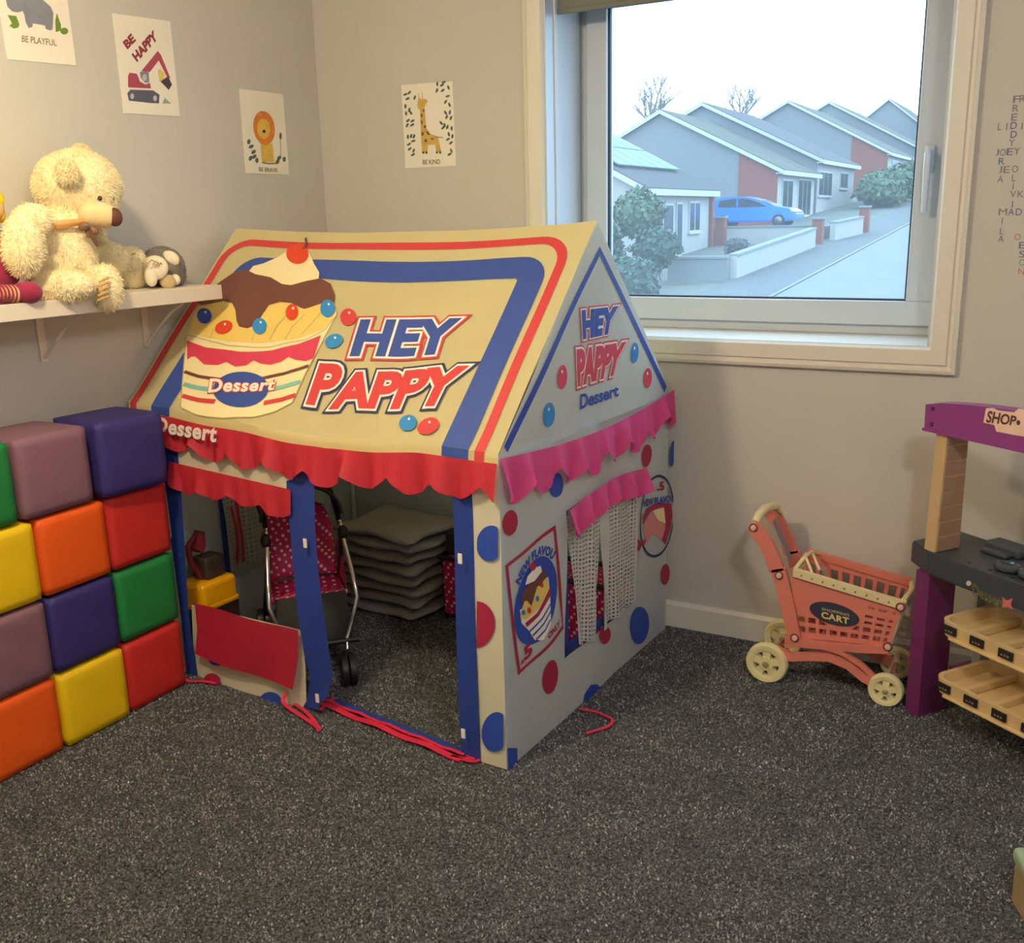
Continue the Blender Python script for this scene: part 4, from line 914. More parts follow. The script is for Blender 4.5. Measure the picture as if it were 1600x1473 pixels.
link_mesh('hair', blob([D_(-6, 335, -2.57, 14, 15, 14), D_(-22, 312, -2.58, 27, 20, 25)], .006, 2), M('yellow_yarn', (246, 206, 12), .9, .1, 40), rdl, True)

# ---- wall prints
paper = M('poster_paper', (240, 232, 216), .75, .015, 6)
def poster(label, S, corners, arts):
    """corners in wall coordinates bl, br, tr, tl"""
    c = np.mean(np.array(corners), 0); base = np.array(S(c[0], min(q[1] for q in corners), 0)); e = empty('poster', base, 0, label, 'poster', 'prints on the walls')
    v = [S(q[0], q[1], .0005) for q in corners]+[S(q[0], q[1], .0022) for q in corners]
    sh_ = MB().add(v, [(3, 2, 1, 0), (4, 5, 6, 7), (0, 1, 5, 4), (1, 2, 6, 5), (2, 3, 7, 6), (3, 0, 4, 7)]).build('sheet', paper, e); offs(sh_, base)
    for nm, vf, lay, mt in arts: offs(decal(nm, vf, S, .0026+.0004*lay, mt, sh_, 1.0), base)
def leftS(y, z, h): return (WX+h, y, z)
def backS(x, z, h): return (x, WY-h, z)
def lw(ox, oy, sc): return lambda x, y: tuple(at_x(ox+x*sc, oy+y*sc, WX)[[1, 2]])
def bw(ox, oy, sc): return lambda x, y: tuple(at_y(ox+x*sc, oy+y*sc, WY)[[0, 2]])
def L_(f, pts): return [f(*q) for q in pts]
g_grey = M('ink_grey_blue', (134, 136, 150), .8, .1, 20); g_leaf = M('ink_leaf', (112, 140, 58), .8, .1, 20); g_ink = M('ink_text', (140, 120, 96), .8); g_mar = M('ink_maroon', (146, 52, 66), .8); g_rose = M('ink_rose', (176, 74, 96), .8); g_slate = M('ink_slate', (92, 92, 112), .8); g_lt = M('ink_light', (196, 196, 204), .8); g_dk = M('ink_dark', (74, 66, 72), .8); g_yl = M('ink_yellow', (226, 204, 110), .8); g_gr = M('ink_green', (140, 168, 146), .8); g_or = M('ink_orange', (222, 130, 54), .8, .15, 30); g_ly = M('ink_lion_yellow', (228, 186, 84), .8, .1, 30); g_lf = M('ink_dark_leaf', (92, 102, 92), .8, .2, 30); g_gf = M('ink_giraffe', (208, 172, 92), .8, .1, 30); g_br = M('ink_brown', (122, 88, 48), .8)
f = lw(0, 0, .08125)
poster('hippo print captioned BE PLAYFUL, cut by the top of the picture', leftS, [(1.980, 1.972), (2.212, 1.981), (2.206, 2.282), (1.972, 2.273)], [
    ('animal_print', P_(L_(f, [(100, 0), (130, 130), (220, 220), (330, 240), (425, 215), (460, 300), (480, 430), (540, 540), (610, 520), (620, 450), (850, 490), (870, 560), (960, 590), (1000, 560), (1015, 250), (960, 130), (850, 30), (700, -80), (420, -120), (330, -210), (180, -190), (110, -90)])), 1, g_grey),
    ('leaf_print', P_(L_(f, [(130, 290), (300, 310), (360, 470), (340, 530), (250, 550), (170, 500), (220, 450)])), 1, g_leaf), ('leaf_print', P_(L_(f, [(1080, 250), (1160, 480), (1160, 590), (1060, 620), (1050, 400)])), 1, g_leaf), ('leaf_print', P_(L_(f, oval(1222, 600, 76, 64))), 2, g_leaf),
    ('lettering', mapped(quadmap(text2d('BE PLAYFUL', .01), (405, 805), (1085, 890), (1065, 765), (410, 680)), f), 1, g_ink)])
f = lw(160, 10, .12216)
poster('digger print captioned BE HAPPY above the teddy bear', leftS, L_(f, [(270, 1365), (988, 1408), (860, 190), (120, 88)]), [
    ('lettering', mapped(quadmap(text2d('BE', .05), (312, 552), (425, 438), (358, 342), (250, 460)), f), 1, g_mar), ('lettering', mapped(quadmap(text2d('HAPPY', .05), (435, 715), (705, 415), (645, 298), (365, 615)), f), 1, g_mar),
    ('digger_body', P_(L_(f, [(320, 890), (340, 850), (430, 860), (450, 900), (470, 960), (540, 1000), (600, 980), (615, 1050), (320, 1035)])), 1, g_rose), ('digger_arm', P_(L_(f, [(490, 830), (700, 570), (740, 620), (862, 920), (825, 915), (712, 690), (600, 840)])), 1, g_rose),
    ('digger_cab', P_(L_(f, [(470, 840), (580, 830), (592, 970), (540, 980), (480, 910)])), 2, g_grey), ('cab_window', P_(L_(f, oval(530, 910, 28, 42))), 3, g_lt), ('digger_bucket', P_(L_(f, [(735, 960), (830, 895), (882, 1000), (840, 1070)])), 2, g_dk),
    ('digger_track', P_(L_(f, [(310, 1110), (350, 1065), (640, 1075), (722, 1130), (715, 1240), (600, 1235), (330, 1205)])), 1, g_slate), ('track_wheel', P_(L_(f, oval(372, 1150, 24, 36))), 2, g_lt), ('track_wheel', P_(L_(f, oval(665, 1175, 24, 36))), 2, g_lt),
    ('bucket_load', P_(L_(f, [(700, 820), (730, 800), (785, 850), (780, 930), (725, 955)])), 1, g_yl), ('rubble', P_(L_(f, [(760, 1240), (790, 1165), (872, 1245)])), 1, g_gr)])
f = lw(360, 130, .10526)
poster('lion print with orange mane on the wall near the corner', leftS, L_(f, [(225, 1335), (868, 1360), (775, 165), (125, 80)]), [
    ('lion_mane', P_(L_(f, oval(490, 665, 158, 255, -8))), 2, g_or), ('lion_face', P_(L_(f, oval(482, 680, 98, 150, -6))), 3, g_ly), ('lion_nose', P_(L_(f, oval(487, 715, 24, 26))), 4, g_dk), ('lion_body', P_(L_(f, [(440, 900), (615, 900), (642, 1170), (460, 1170)])), 1, g_ly), ('ground_line', stroke(L_(f, [(460, 1175), (560, 1195), (700, 1185)]), .004), 2, g_br),
    *[('leaf_print', P_(L_(f, oval(x, y, 26, 40, a, 10))), 1, g_lf) for x, y, a in ((265, 868, 10), (300, 940, 60), (335, 1020, 50), (290, 1115, 20), (345, 1090, 50), (385, 1145, 0), (690, 1165, 30), (790, 1130, 0), (715, 1110, 40))],
    ('stalk_print', stroke(L_(f, [(735, 830), (742, 1080)]), .002), 1, g_lf), ('bud_print', P_(L_(f, oval(735, 785, 18, 52, 0, 12))), 2, g_br),
    ('lettering', mapped(quadmap(text2d('BE BRAVE', .02), (415, 1310), (690, 1322), (688, 1262), (413, 1245)), f), 1, g_ink)])
f = bw(610, 110, .11204)
poster('giraffe print with leaf border left of the window', backS, L_(f, [(215, 1365), (920, 1330), (868, 150), (155, 205)]), [
    ('giraffe_head', P_(L_(f, [(385, 440), (400, 380), (440, 400), (495, 400), (530, 430), (490, 480), (480, 540), (420, 560), (385, 520)])), 2, g_gf), ('giraffe_horn', stroke(L_(f, [(410, 390), (395, 325)]), .003), 2, g_gf), ('giraffe_horn', stroke(L_(f, [(455, 390), (450, 310)]), .003), 2, g_gf),
    ('giraffe_body', P_(L_(f, [(420, 540), (485, 540), (505, 800), (560, 885), (670, 925), (715, 1140), (645, 1150), (628, 1035), (530, 1040), (520, 1160), (450, 1160), (435, 950), (425, 700)])), 1, g_gf),
    *[('giraffe_spot', P_(L_(f, oval(x, y, rx, ry, a, 10))), 3, g_br) for x, y, rx, ry, a in ((445, 630, 14, 24, 0), (445, 725, 12, 30, 0), (490, 785, 18, 22, 0), (455, 885, 18, 28, 0), (530, 875, 14, 36, -40), (590, 955, 20, 14, 0), (500, 980, 22, 22, 0), (470, 560, 12, 20, 0))],
    *[('hoof', P_(L_(f, oval(x, 1145, 14, 18, 0, 8))), 3, g_dk) for x in (465, 512, 655, 702)], ('tail', stroke(L_(f, [(640, 930), (740, 935)]), .002), 1, g_br),
    *[('leaf_print', P_(L_(f, oval(x, y, 16, 34, a, 8))), 1, g_lf) for x, y, a in ((215, 335, 70), (270, 310, 40), (245, 395, 60), (345, 380, 20), (215, 500, 0), (270, 550, 20), (225, 600, 0), (290, 590, -30), (250, 700, 50), (315, 705, 60), (240, 765, 30), (310, 760, 60), (250, 925, 0), (295, 915, 10), (335, 920, 20), (325, 985, 70), (265, 1030, 60), (275, 1095, 50), (330, 1120, 20), (320, 1175, 60),
        (660, 190, 0), (725, 205, 60), (750, 165, 70), (815, 240, -20), (655, 280, 20), (735, 280, 50), (805, 360, 70), (775, 440, 30), (830, 480, -20), (775, 590, -30), (835, 585, 10), (790, 650, 20), (850, 665, 20), (715, 735, -40), (760, 765, 0), (740, 800, 50), (800, 790, 20), (860, 810, 0), (820, 890, -10), (870, 920, 10), (810, 960, 60), (850, 1010, 50), (855, 1120, -20), (830, 1170, 60))],
    ('lettering', mapped(quadmap(text2d('BE KIND', .02), (455, 1312), (702, 1305), (700, 1240), (455, 1247)), f), 1, g_ink)])

# ---- crossword of small letter stickers on the window wall (they are stuck to the wall)
stk = {'d': M('sticker_dark', (130, 124, 124), .7), 'b': M('sticker_blue', (104, 106, 140), .7), 'g': M('sticker_green', (122, 142, 120), .7), 'r': M('sticker_red', (186, 120, 100), .7)}
SL = [(1588, 155, 'F', 'd'), (1598, 154, 'R', 'd'), (1587, 169, 'R', 'd'), (1585, 183, 'E', 'd'), (1562, 198, 'L', 'd'), (1573, 198, 'I', 'd'), (1584, 196, 'D', 'b'), (1597, 197, 'I', 'd'), (1584, 210, 'D', 'b'), (1581, 223, 'Y', 'd'),
      (1558, 238, 'J', 'd'), (1567, 238, 'O', 'd'), (1578, 237, 'E', 'b'), (1589, 236, 'Y', 'd'), (1565, 252, 'R', 'b'), (1563, 265, 'J', 'd'), (1573, 265, 'E', 'd'), (1586, 264, 'O', 'd'), (1563, 280, 'A', 'd'), (1584, 278, 'L', 'd'), (1583, 291, 'I', 'd'), (1583, 303, 'V', 'd'), (1595, 303, 'K', 'd'), (1582, 319, 'I', 'b'), (1580, 331, 'A', 'b'), (1592, 331, 'D', 'b'), (1567, 331, 'M', 'd'),
      (1566, 345, 'I', 'd'), (1565, 361, 'L', 'd'), (1564, 373, 'A', 'd'), (1590, 370, 'O', 'r'), (1597, 383, 'E', 'b'), (1597, 397, 'S', 'b'), (1597, 410, 'O', 'g'), (1596, 424, 'N', 'r')]
for x, y, ch, c in SL:
    p = at_y(x, y, WY); w = .008 if ch not in 'IJL' else .0045
    if ch == 'M': w = .011
    if ch == 'I': w = .0012
    vf = quadmap(text2d(ch, 0), (p[0]-w, p[2]-.0095), (p[0]+w, p[2]-.0095), (p[0]+w, p[2]+.0095), (p[0]-w, p[2]+.0095))
    decal('letter_sticker', vf, backS, .0012, stk[c], wall_back, 1)

# ================================================================== INSIDE THE TENT
# ---- stack of folded grey mats
mat_m = M('grey_quilt', (168, 165, 165), .85, .08, 8, .12, 60)
def mat_mesh(seed, w, d, h):
    rg = random.Random(seed); ph = [rg.uniform(0, 6) for _ in range(6)]; m = MB(); nu, nv = 22, 20
    def top(u, v, sgn):
        ex = 1-abs(2*u-1)**8; ey = 1-abs(2*v-1)**8; e = max(0, min(ex, ey))**.45
        wx = .012*math.sin(v*7+ph[0]); wy = .012*math.sin(u*8+ph[1])
        puff = .004*math.sin(u*18)*math.sin(v*16)+.004*math.sin(u*5+ph[2])*math.sin(v*5+ph[3])
        return ((u-.5)*w+wx*(2*u-1), (v-.5)*d+wy*(2*v-1), h/2+sgn*(h/2*e)+puff*(1 if sgn > 0 else .5)*e+.004*math.sin(u*9+v*6+ph[4])*(1-e))
    m.grid(lambda u, v: top(u, v, 1), nu, nv); m.grid(lambda u, v: top(u, v, -1), nu, nv)
    bm = bmesh.new(); me = bpy.data.meshes.new('folded_mat'); me.from_pydata(m.v, [], m.f); bm.from_mesh(me); bmesh.ops.remove_doubles(bm, verts=bm.verts[:], dist=.0008); bmesh.ops.recalc_face_normals(bm, faces=bm.faces[:]); bm.to_mesh(me); bm.free(); return me
mlab = ['bottom folded grey mat of the pile inside the tent', 'second folded grey mat from the bottom of the pile', 'third folded grey mat from the bottom of the pile', 'fourth folded grey mat from the bottom of the pile', 'fourth folded grey mat from the top of the pile', 'third folded grey mat from the top of the pile', 'second folded grey mat from the top of the pile', 'topmost folded grey mat of the pile inside the tent']
z = .001
for k in range(8):
    h = .036; p = t_world(-1.045+rnd.uniform(-.012, .012), .885+rnd.uniform(-.012, .012), z)
    me = mat_mesh(k, .40+rnd.uniform(-.015, .01)+(.01 if k == 7 else 0), .325+rnd.uniform(-.015, .01), h)
    o = link_mesh('folded_mat', me, mat_m, None, True); o.location = p; o.rotation_euler = (0, 0, TA+R(-4+rnd.uniform(-2, 2)))
    tag(o, mlab[k], 'mat', 'folded grey mats piled in the tent'); z += h+.0085

# ---- polka-dot doll stroller
polka = M_dots('pink_polka_cloth', (190, 24, 92), (240, 200, 214), 52, .33); blackp = M('black_plastic', (30, 30, 32), .45, .1); chrome = M('chrome_tube', (200, 200, 204), .18, .02, metal=1); blackc = M('black_cloth', (44, 44, 46), .85, .1, 20)
h_ = np.array([.76, -.65]); p_ = np.array([.65, .76])
st_o = t_world(-1.215, .49, 0); st = empty('doll_stroller', st_o, TA+math.atan2(p_[1], p_[0]), 'toy doll stroller with pink polka-dot seat inside the tent', 'toy stroller')
def Q(a, f, z): return (a, -f, z)
for s in (-1, 1):
    MB().tube([Q(s*.125, .30, .50), Q(s*.13, .355, .43), Q(s*.14, .43, .345), Q(s*.145, .47, .28), Q(s*.125, .475, .21), Q(s*.098, .485, .14), Q(s*.092, .525, .09)], .0085, 10).build('side_tube', chrome, st, True)
    MB().tube([Q(s*.125, .33, .47), Q(s*.13, .18, .26), Q(s*.14, .0, .06)], .009, 10).build('rear_leg', blackp, st, True)
    MB().tube([Q(s*.125, .31, .49), Q(s*.125, .16, .55), Q(s*.12, -.02, .60), Q(s*.115, -.06, .60)], .009, 10).build('handle_tube', blackp, st, True)
    MB().ell(Q(s*.13, .33, .465), (.018, .024, .026)).build('hinge', blackp, st, True)
    w = MB()
    for k in (-1, 1): w.lathe(Q(s*.14+k*.014, 0, .050), 'x', [(0, -.008), (.028, -.008), (.032, -.012), (.048, -.011), (.050, 0), (.048, .011), (.032, .012), (.028, .008), (0, .008)], 24)
    w.build('rear_wheel', blackp, st, True)
    for k in (-1, 1):
        fw = MB().lathe(Q(s*.088+k*.013, .545, .056), 'x', [(.034, -.009), (.054, -.010), (.056, 0), (.054, .010), (.034, .009), (.034, -.009)], 24).build('front_wheel', blackp, st, True)
        MB().lathe(Q(s*.088+k*.013, .545, .056), 'x', [(0, -.006), (.034, -.005), (.034, .005), (0, .006)], 20).build('wheel_disc', M('grey_plastic', (96, 96, 100), .5), fw, True)
    MB().tube([Q(s*.088, .53, .12), Q(s*.088, .545, .06)], .011, 8).build('wheel_fork', blackp, st, True)
MB().tube([Q(-.14, .49, .135), Q(.14, .49, .135)], .010, 10).build('front_crossbar', blackp, st, True); MB().tube([Q(-.14, .0, .06), Q(.14, 0, .06)], .006, 8).build('rear_axle', blackp, st, True); MB().tube([Q(-.115, -.06, .60), Q(.115, -.06, .60)], .011, 10).build('push_handle', blackp, st, True)
def seatback(u, v):
    a = (u-.5)*2; w = .125*(1-.35*max(0, v-.6)**1.2*2) if v > .6 else .115+.01*v; return Q(a*w, .20-.14*v-.035*(1-a*a), .275+.245*v-.02*a*a*v)
sb = MB().grid(seatback, 14, 12).build('seat_back', polka, st, True); sb.modifiers.new('th', 'SOLIDIFY').thickness = .02
ss = MB().grid(lambda u, v: Q((u-.5)*.25, .19+.19*v, .268-.025*math.sin(math.pi*v)+.01*v), 8, 8).build('seat', polka, st, True); ss.modifiers.new('th', 'SOLIDIFY').thickness = .02
for s in (-1, 1): MB().add([Q(s*.125, .19, .27), Q(s*.125, .38, .27), Q(s*.128, .32, .36), Q(s*.128, .17, .40)], [(0, 1, 2, 3)]).build('side_panel', polka, st)
MB().grid(lambda u, v: Q((u-.5)*.24, .385+.075*v+.02*math.sin(math.pi*v), .275-.155*v), 8, 8).build('foot_panel', blackc, st, True)
MB().grid(lambda u, v: Q(.135*math.cos(math.pi*u), .02+.25*v, .50+.115*math.sin(math.pi*u)*(1-.25*(v-.4)**2)+.02*v), 16, 8).build('canopy', blackc, st, True)
MB().tube([Q(.137*math.cos(math.pi*k/16), .275, .518+.113*math.sin(math.pi*k/16)) for k in range(17)], .007, 8).build('canopy_hoop', blackp, st, True)
MB().box(Q(-.10, .30, .10), Q(.10, .05, .14), .01).build('shopping_basket', blackc, st)

# ---- polka-dot doll cot along the tent's back
co_o = t_world(-.445, .93, 0); co = empty('doll_cot', co_o, TA, 'pink polka-dot doll cot standing in the tent behind the door post', 'toy cot')
MB().box((-.355, -.10, .015), (.355, .10, .245), .012).build('cot_body', polka, co)
MB().tube([(-.36, -.105, .25), (.36, -.105, .25), (.36, .105, .25), (-.36, .105, .25)], .010, 8, closed=True).build('cot_rim', blackp, co, True)
for a in (-.345, .345):
    for b in (-.09, .09): MB().tube([(a, b, 0), (a, b, .26)], .010, 8).build('leg', blackp, co, True)
MB().box((-.30, -.09, .25), (-.12, .06, .37), .02).build('pillow', polka, co); MB().box((-.36, -.06, .25), (-.30, .06, .34), .01).build('head_panel', blackc, co)

# ---- yellow toy digger just inside the tent's left window
dg_o = t_world(-1.335, .165, 0); dgr = empty('toy_digger', dg_o, TA, 'yellow toy digger with dark cab inside the tent by the blocks', 'toy digger')
yl = M('toy_yellow', (240, 170, 10), .35, .04); dkp = M('toy_dark', (58, 46, 44), .5, .08); mrp = M('toy_maroon', (120, 30, 44), .5, .06)
MB().box((-.055, -.085, .045), (.055, .085, .20), .01).build('chassis', dkp, dgr)
for s in (-1, 1):
    m = MB(); prof = [(-.08+.03*math.cos(R(90+180*k/8)), .045+.04*math.sin(R(90+180*k/8))) for k in range(9)]+[(.08+.03*math.cos(R(-90+180*k/8)), .045+.04*math.sin(R(-90+180*k/8))) for k in range(9)]
    m.prism([(a*.85, b+.001-.004) for a, b in prof], 'x', s*.035, s*.065); m.build('track', dkp, dgr)
MB().box((-.062, -.085, .20), (.062, .075, .295), .016).build('engine_cover', yl, dgr)
MB().box((-.064, -.088, .196), (.064, .078, .216), .006).build('deck', yl, dgr)
MB().box((-.04, -.04, .297), (.04, .05, .375), .012).build('cab', dkp, dgr)
MB().tube([(.0, -.03, .30), (.0, -.07, .37), (.0, -.075, .43), (.005, -.05, .455)], [.013, .012, .010, .008], 8).build('boom', mrp, dgr, True)
MB().prism([(-.065, .42), (-.02, .47), (-.02, .42), (-.035, .395)], 'x', -.022, .028).build('bucket', mrp, dgr)

# ================================================================== TOY SHOPPING CART
CY0, CY1 = 3.06, 3.235
ct_o = np.array([-.56, 3.15, 0]); ct = empty('toy_shopping_cart', ct_o, 0, 'coral pink toy shopping cart with cream wheels against the wall', 'toy cart')
coral = M('coral_plastic', (220, 128, 112), .4, .03); ivory = M('ivory_plastic', (232, 212, 166), .4, .03); wheel_c = M('cream_wheel', (234, 222, 170), .45, .03); navy_p = M('navy_sticker', (54, 54, 72), .5)
def cp(name, mb, mat, parent=ct, smooth=False): return offs(mb.build(name, mat, parent, smooth), ct_o)
bl_, br_, tr_, tl_ = (-.668, .168), (-.382, .190), (-.352, .345), (-.694, .400)
def side_xy(u, v): return tuple(bl_[i]*(1-u)*(1-v)+br_[i]*u*(1-v)+tr_[i]*u*v+tl_[i]*(1-u)*v for i in (0, 1))
def slot(u, v, logo):
    c = int(u*27); 
    if u < .04 or u > .965: return False
    if c % 3 == 0: return False
    inlogo = logo and ((u-.46)/.25)**2+((v-.50)/.27)**2 < 1.0
    if inlogo: return False
    return .10 < v < .18 or .235 < v < .31 or (.37 < v < .44 and (u > .66 or not logo)) or (.50 < v < .565 and (u > .66 or not logo)) or (.68 < v < .73 and (u > .72 or not logo)) or (not logo and .62 < v < .86)
for Y, lg in ((CY0, True), (CY1, False)):
    m = MB(); nu, nv = 54, 34
    hf = lambda u, v, lg=lg: slot(u, v, lg)
    o = cp('basket_side', m.grid(lambda u, v, Y=Y: (side_xy(u, v)[0], Y, side_xy(u, v)[1]), nu, nv, hf), coral); o.modifiers.new('th', 'SOLIDIFY').thickness = .006
o = cp('basket_floor', MB().grid(lambda u, v: (bl_[0]+(br_[0]-bl_[0])*u, CY0+(CY1-CY0)*v, bl_[1]+(br_[1]-bl_[1])*u+.004), 36, 20, lambda u, v: int(u*36) % 3 and int(v*20) % 4 > 0 and .05 < u < .95), coral); o.modifiers.new('th', 'SOLIDIFY').thickness = .005
o = cp('basket_front', MB().grid(lambda u, v: (br_[0]+(tr_[0]-br_[0])*v, CY0+(CY1-CY0)*u, br_[1]+(tr_[1]-br_[1])*v), 20, 18, lambda u, v: int(u*20) % 3 and int(v*18) % 3 and .1 < v < .9), ivory); o.modifiers.new('th', 'SOLIDIFY').thickness = .005
o = cp('basket_gate', MB().grid(lambda u, v: (bl_[0]+(tl_[0]-bl_[0])*v+.006, CY0+(CY1-CY0)*u, bl_[1]+(tl_[1]-bl_[1])*v), 20, 24, lambda u, v: int(u*20) % 4 and int(v*24) % 4 and .08 < v < .92), ivory); o.modifiers.new('th', 'SOLIDIFY').thickness = .005
def bar(pts, r_, n=8): return MB().tube(pts, r_, n)
def rail(name, Y, z_off, mat, h=.024, t=.012):
    a, b = (tl_[0]+.01, tl_[1]+z_off), (tr_[0], tr_[1]+z_off)
    v = []
    for (x, z) in (a, b):
        v += [(x, Y-t, z-h/2), (x, Y+t, z-h/2), (x, Y+t, z+h/2), (x, Y-t, z+h/2)]
    return cp(name, MB().add(v, [(0, 1, 2, 3), (7, 6, 5, 4), (0, 4, 5, 1), (1, 5, 6, 2), (2, 6, 7, 3), (3, 7, 4, 0)]), mat)
rn = rail('top_rail', CY0-.004, -.012, ivory); rail('top_rail', CY1, 0, coral, .022)
for k in range(9):
    u = .08+k*.1; x = tl_[0]+.01+(tr_[0]-tl_[0]-.01)*u; z = tl_[1]-.012+(tr_[1]-tl_[1])*u
    cp('rail_stud', MB().lathe((x, CY0-.017, z), 'y', [(0, -.001), (.003, -.001), (.003, .003)], 8), M('stud_brown', (150, 116, 84), .5), rn)
cp('front_rim', bar([(tr_[0], CY0, tr_[1]), (tr_[0]+.012, (CY0+CY1)/2, tr_[1]+.004), (tr_[0], CY1, tr_[1])], .009), ivory, ct, True)
# child-seat flap at the handle end
cp('seat_flap', MB().tube([(-.688, CY0, .385), (-.66, CY0+.04, .43), (-.652, CY0+.09, .432), (-.645, CY1-.01, .40)], .006, 8).tube([(-.66, CY0+.04, .43), (-.628, CY0+.02, .375)], .005, 8).tube([(-.652, CY0+.09, .432), (-.62, CY0+.07, .38)], .005, 8).box((-.69, CY0+.004, .36), (-.625, CY0+.010, .385)), ivory, ct, True)
def strap(pts, w, Y, t, mat, name):
    m = MB(); n = len(pts); v = []
    for i, q_ in enumerate(pts):
        a = Vector(pts[max(0, i-1)]); b = Vector(pts[min(n-1, i+1)]); d = (b-a).normalized(); nn = Vector((-d.y, d.x)); ww = w[i] if isinstance(w, (list, tuple)) else w
        for yy in (Y-t, Y+t): v += [(q_[0]-nn.x*ww/2, yy, q_[1]-nn.y*ww/2), (q_[0]+nn.x*ww/2, yy, q_[1]+nn.y*ww/2)]
    fcs = []
    for i in range(n-1): k = 4*i; fcs += [(k, k+1, k+5, k+4), (k+2, k+6, k+7, k+3), (k, k+4, k+6, k+2), (k+1, k+3, k+7, k+5)]
    fcs += [(0, 2, 3, 1), (4*n-4, 4*n-3, 4*n-1, 4*n-2)]; return cp(name, m.add(v, fcs), mat)
for Y, s in ((CY0-.008, 0), (CY1+.008, .0)):
    strap([(-.820, .530), (-.806, .512), (-.775, .474), (-.752, .430), (-.736, .385)], [.034, .046, .044, .046, .050], Y, .011, coral, 'handle_arm')
    strap([(-.732, .395), (-.715, .34), (-.690, .25), (-.668, .165)], [.046, .046, .044, .040], Y-.001, .010, coral, 'handle_post')
    strap([(-.70, .160), (-.60, .158), (-.48, .168), (-.382, .182)], .024, Y, .009, coral, 'base_rail')
    # arched lower chassis with openings
    strap([(-.735, .115), (-.68, .098), (-.62, .112), (-.56, .122), (-.50, .108), (-.45, .075), (-.395, .055)], [.030, .026, .026, .026, .026, .028, .032], Y, .010, coral, 'chassis_arch')
    strap([(-.70, .135), (-.66, .145), (-.58, .152), (-.52, .145), (-.46, .115), (-.41, .075)], .014, Y, .008, coral, 'chassis_arch')
for (x, z) in ((-.815, .522), (-.727, .374), (-.668, .170), (-.385, .195), (-.357, .330)):
    bo = cp('bolt_cap', MB().lathe((x, CY0-.021, z), 'y', [(0, -.006), (.008, -.005), (.010, 0), (.010, .004)], 14), M('bolt_pink', (238, 190, 170), .35), ct, True)
    cp('bolt_washer', MB().lathe((x, CY0-.0185, z), 'y', [(0, -.001), (.0145, -.001), (.0145, .002)], 16), M('bolt_ring', (120, 60, 52), .5), bo)
cp('handle_grip', MB().tube([(-.815, CY0-.004, .535), (-.812, CY0+.03, .552), (-.806, (CY0+CY1)/2, .560), (-.792, CY1-.03, .556), (-.788, CY1+.004, .540)], [.013, .015, .015, .015, .013], 12).tube([(-.788, CY1, .545), (-.765, CY1+.005, .52)], [.014, .011], 10), ivory, ct, True)
cp('grip_brace', MB().grid(lambda u, v: (-.776+.055*v, CY0+.06+.04*u+.02*v, .525-.13*v), 3, 6), M('grey_blue_plastic', (132, 138, 148), .5), ct)
def wheel(x, y, r_):
    w = cp('wheel', MB().lathe((x, y, r_), 'y', [(r_*.62, -.011), (r_*.70, -.014), (r_*.93, -.014), (r_, -.008), (r_, .010), (r_*.9, .014), (r_*.62, .012), (r_*.62, -.011)], 36), wheel_c, ct, True)
    cp('hub', MB().lathe((x, y, r_), 'y', [(0, -.017), (r_*.12, -.017), (r_*.14, -.013), (r_*.34, -.013), (r_*.36, .008), (0, .008)], 24), wheel_c, w, True)
    for k in range(5):
        a = 2*math.pi*k/5+.3; ca, sa = math.cos(a), math.sin(a); b = .17*r_
        v = []
        for yy in (y-.010, y+.008):
            for rr, s in ((r_*.3, -1), (r_*.3, 1), (r_*.66, 1.2), (r_*.66, -1.2)): v.append((x+ca*rr-sa*b*s, yy, r_+sa*rr+ca*b*s))
        cp('spoke', MB().add(v, [(3, 2, 1, 0), (4, 5, 6, 7), (0, 1, 5, 4), (1, 2, 6, 5), (2, 3, 7, 6), (3, 0, 4, 7)]), wheel_c, w)
    cp('hub_cap', MB().lathe((x, y-.017, r_), 'y', [(0, -.003), (r_*.1, -.002), (r_*.16, 0)], 14), M('hub_tan', (172, 150, 104), .4), w, True)
for Y in (CY0-.022, CY1+.022): wheel(-.753, Y, .068); wheel(-.381, Y, .053)
for x, r_ in ((-.753, .068), (-.381, .053)): cp('axle', bar([(x, CY0-.02, r_), (x, CY1+.02, r_)], .006), coral, ct, True)
lgm = P_(oval(-.552, .270, .077, .036, -7))
def cartS(x, z, h): return tuple(np.array((x, CY0-.0085-h, z))-ct_o)
lo = decal('logo_plate', lgm, cartS, .001, navy_p, ct, 1)
decal('logo_lettering', quadmap(text2d('CART', .04, .04, 1.1), (-.590, .2505), (-.505, .2435), (-.506, .2655), (-.591, .2725)), cartS, .002, M('logo_yellow', (226, 200, 110), .5), lo, 1)
decal('logo_lettering', quadmap(text2d('SHOPPING', .02, .02, 1.05), (-.590, .2765), (-.505, .2695), (-.506, .2790), (-.591, .286)), cartS, .002, M('logo_tan', (186, 170, 140), .5), lo, 1)

# ================================================================== TOY SHOP COUNTER
K = at_z(1434, 1121, 0); su = np.array([.81, -.588]); su /= np.linalg.norm(su); sv = np.array([-su[1], su[0]])
sp = empty('toy_shop_counter', (K[0], K[1], 0), math.atan2(su[1], su[0]), 'purple toy shop counter with dark top and cream trays at right', 'toy shop stand')
LN, DP = .50, .235
purple = M('purple_plastic', (116, 46, 98), .4, .04); signp = M('sign_purple', (140, 64, 130), .4, .04); slate = M('slate_plastic', (62, 68, 74), .4, .05); beige_p = M('beige_plastic', (226, 194, 138), .45, .03); post_m = M('tan_plastic', (204, 172, 126), .5, .04)
def foot(c, inset=0.0, u0=0.0, u1=LN, d=DP):
    cu, cv = -.92*c, .396*c
    return [(u0, inset), (u1, inset), (u1-cu, inset+cv), (u1-cu, d), (u0+cu, d), (u0+cu, inset+cv)]
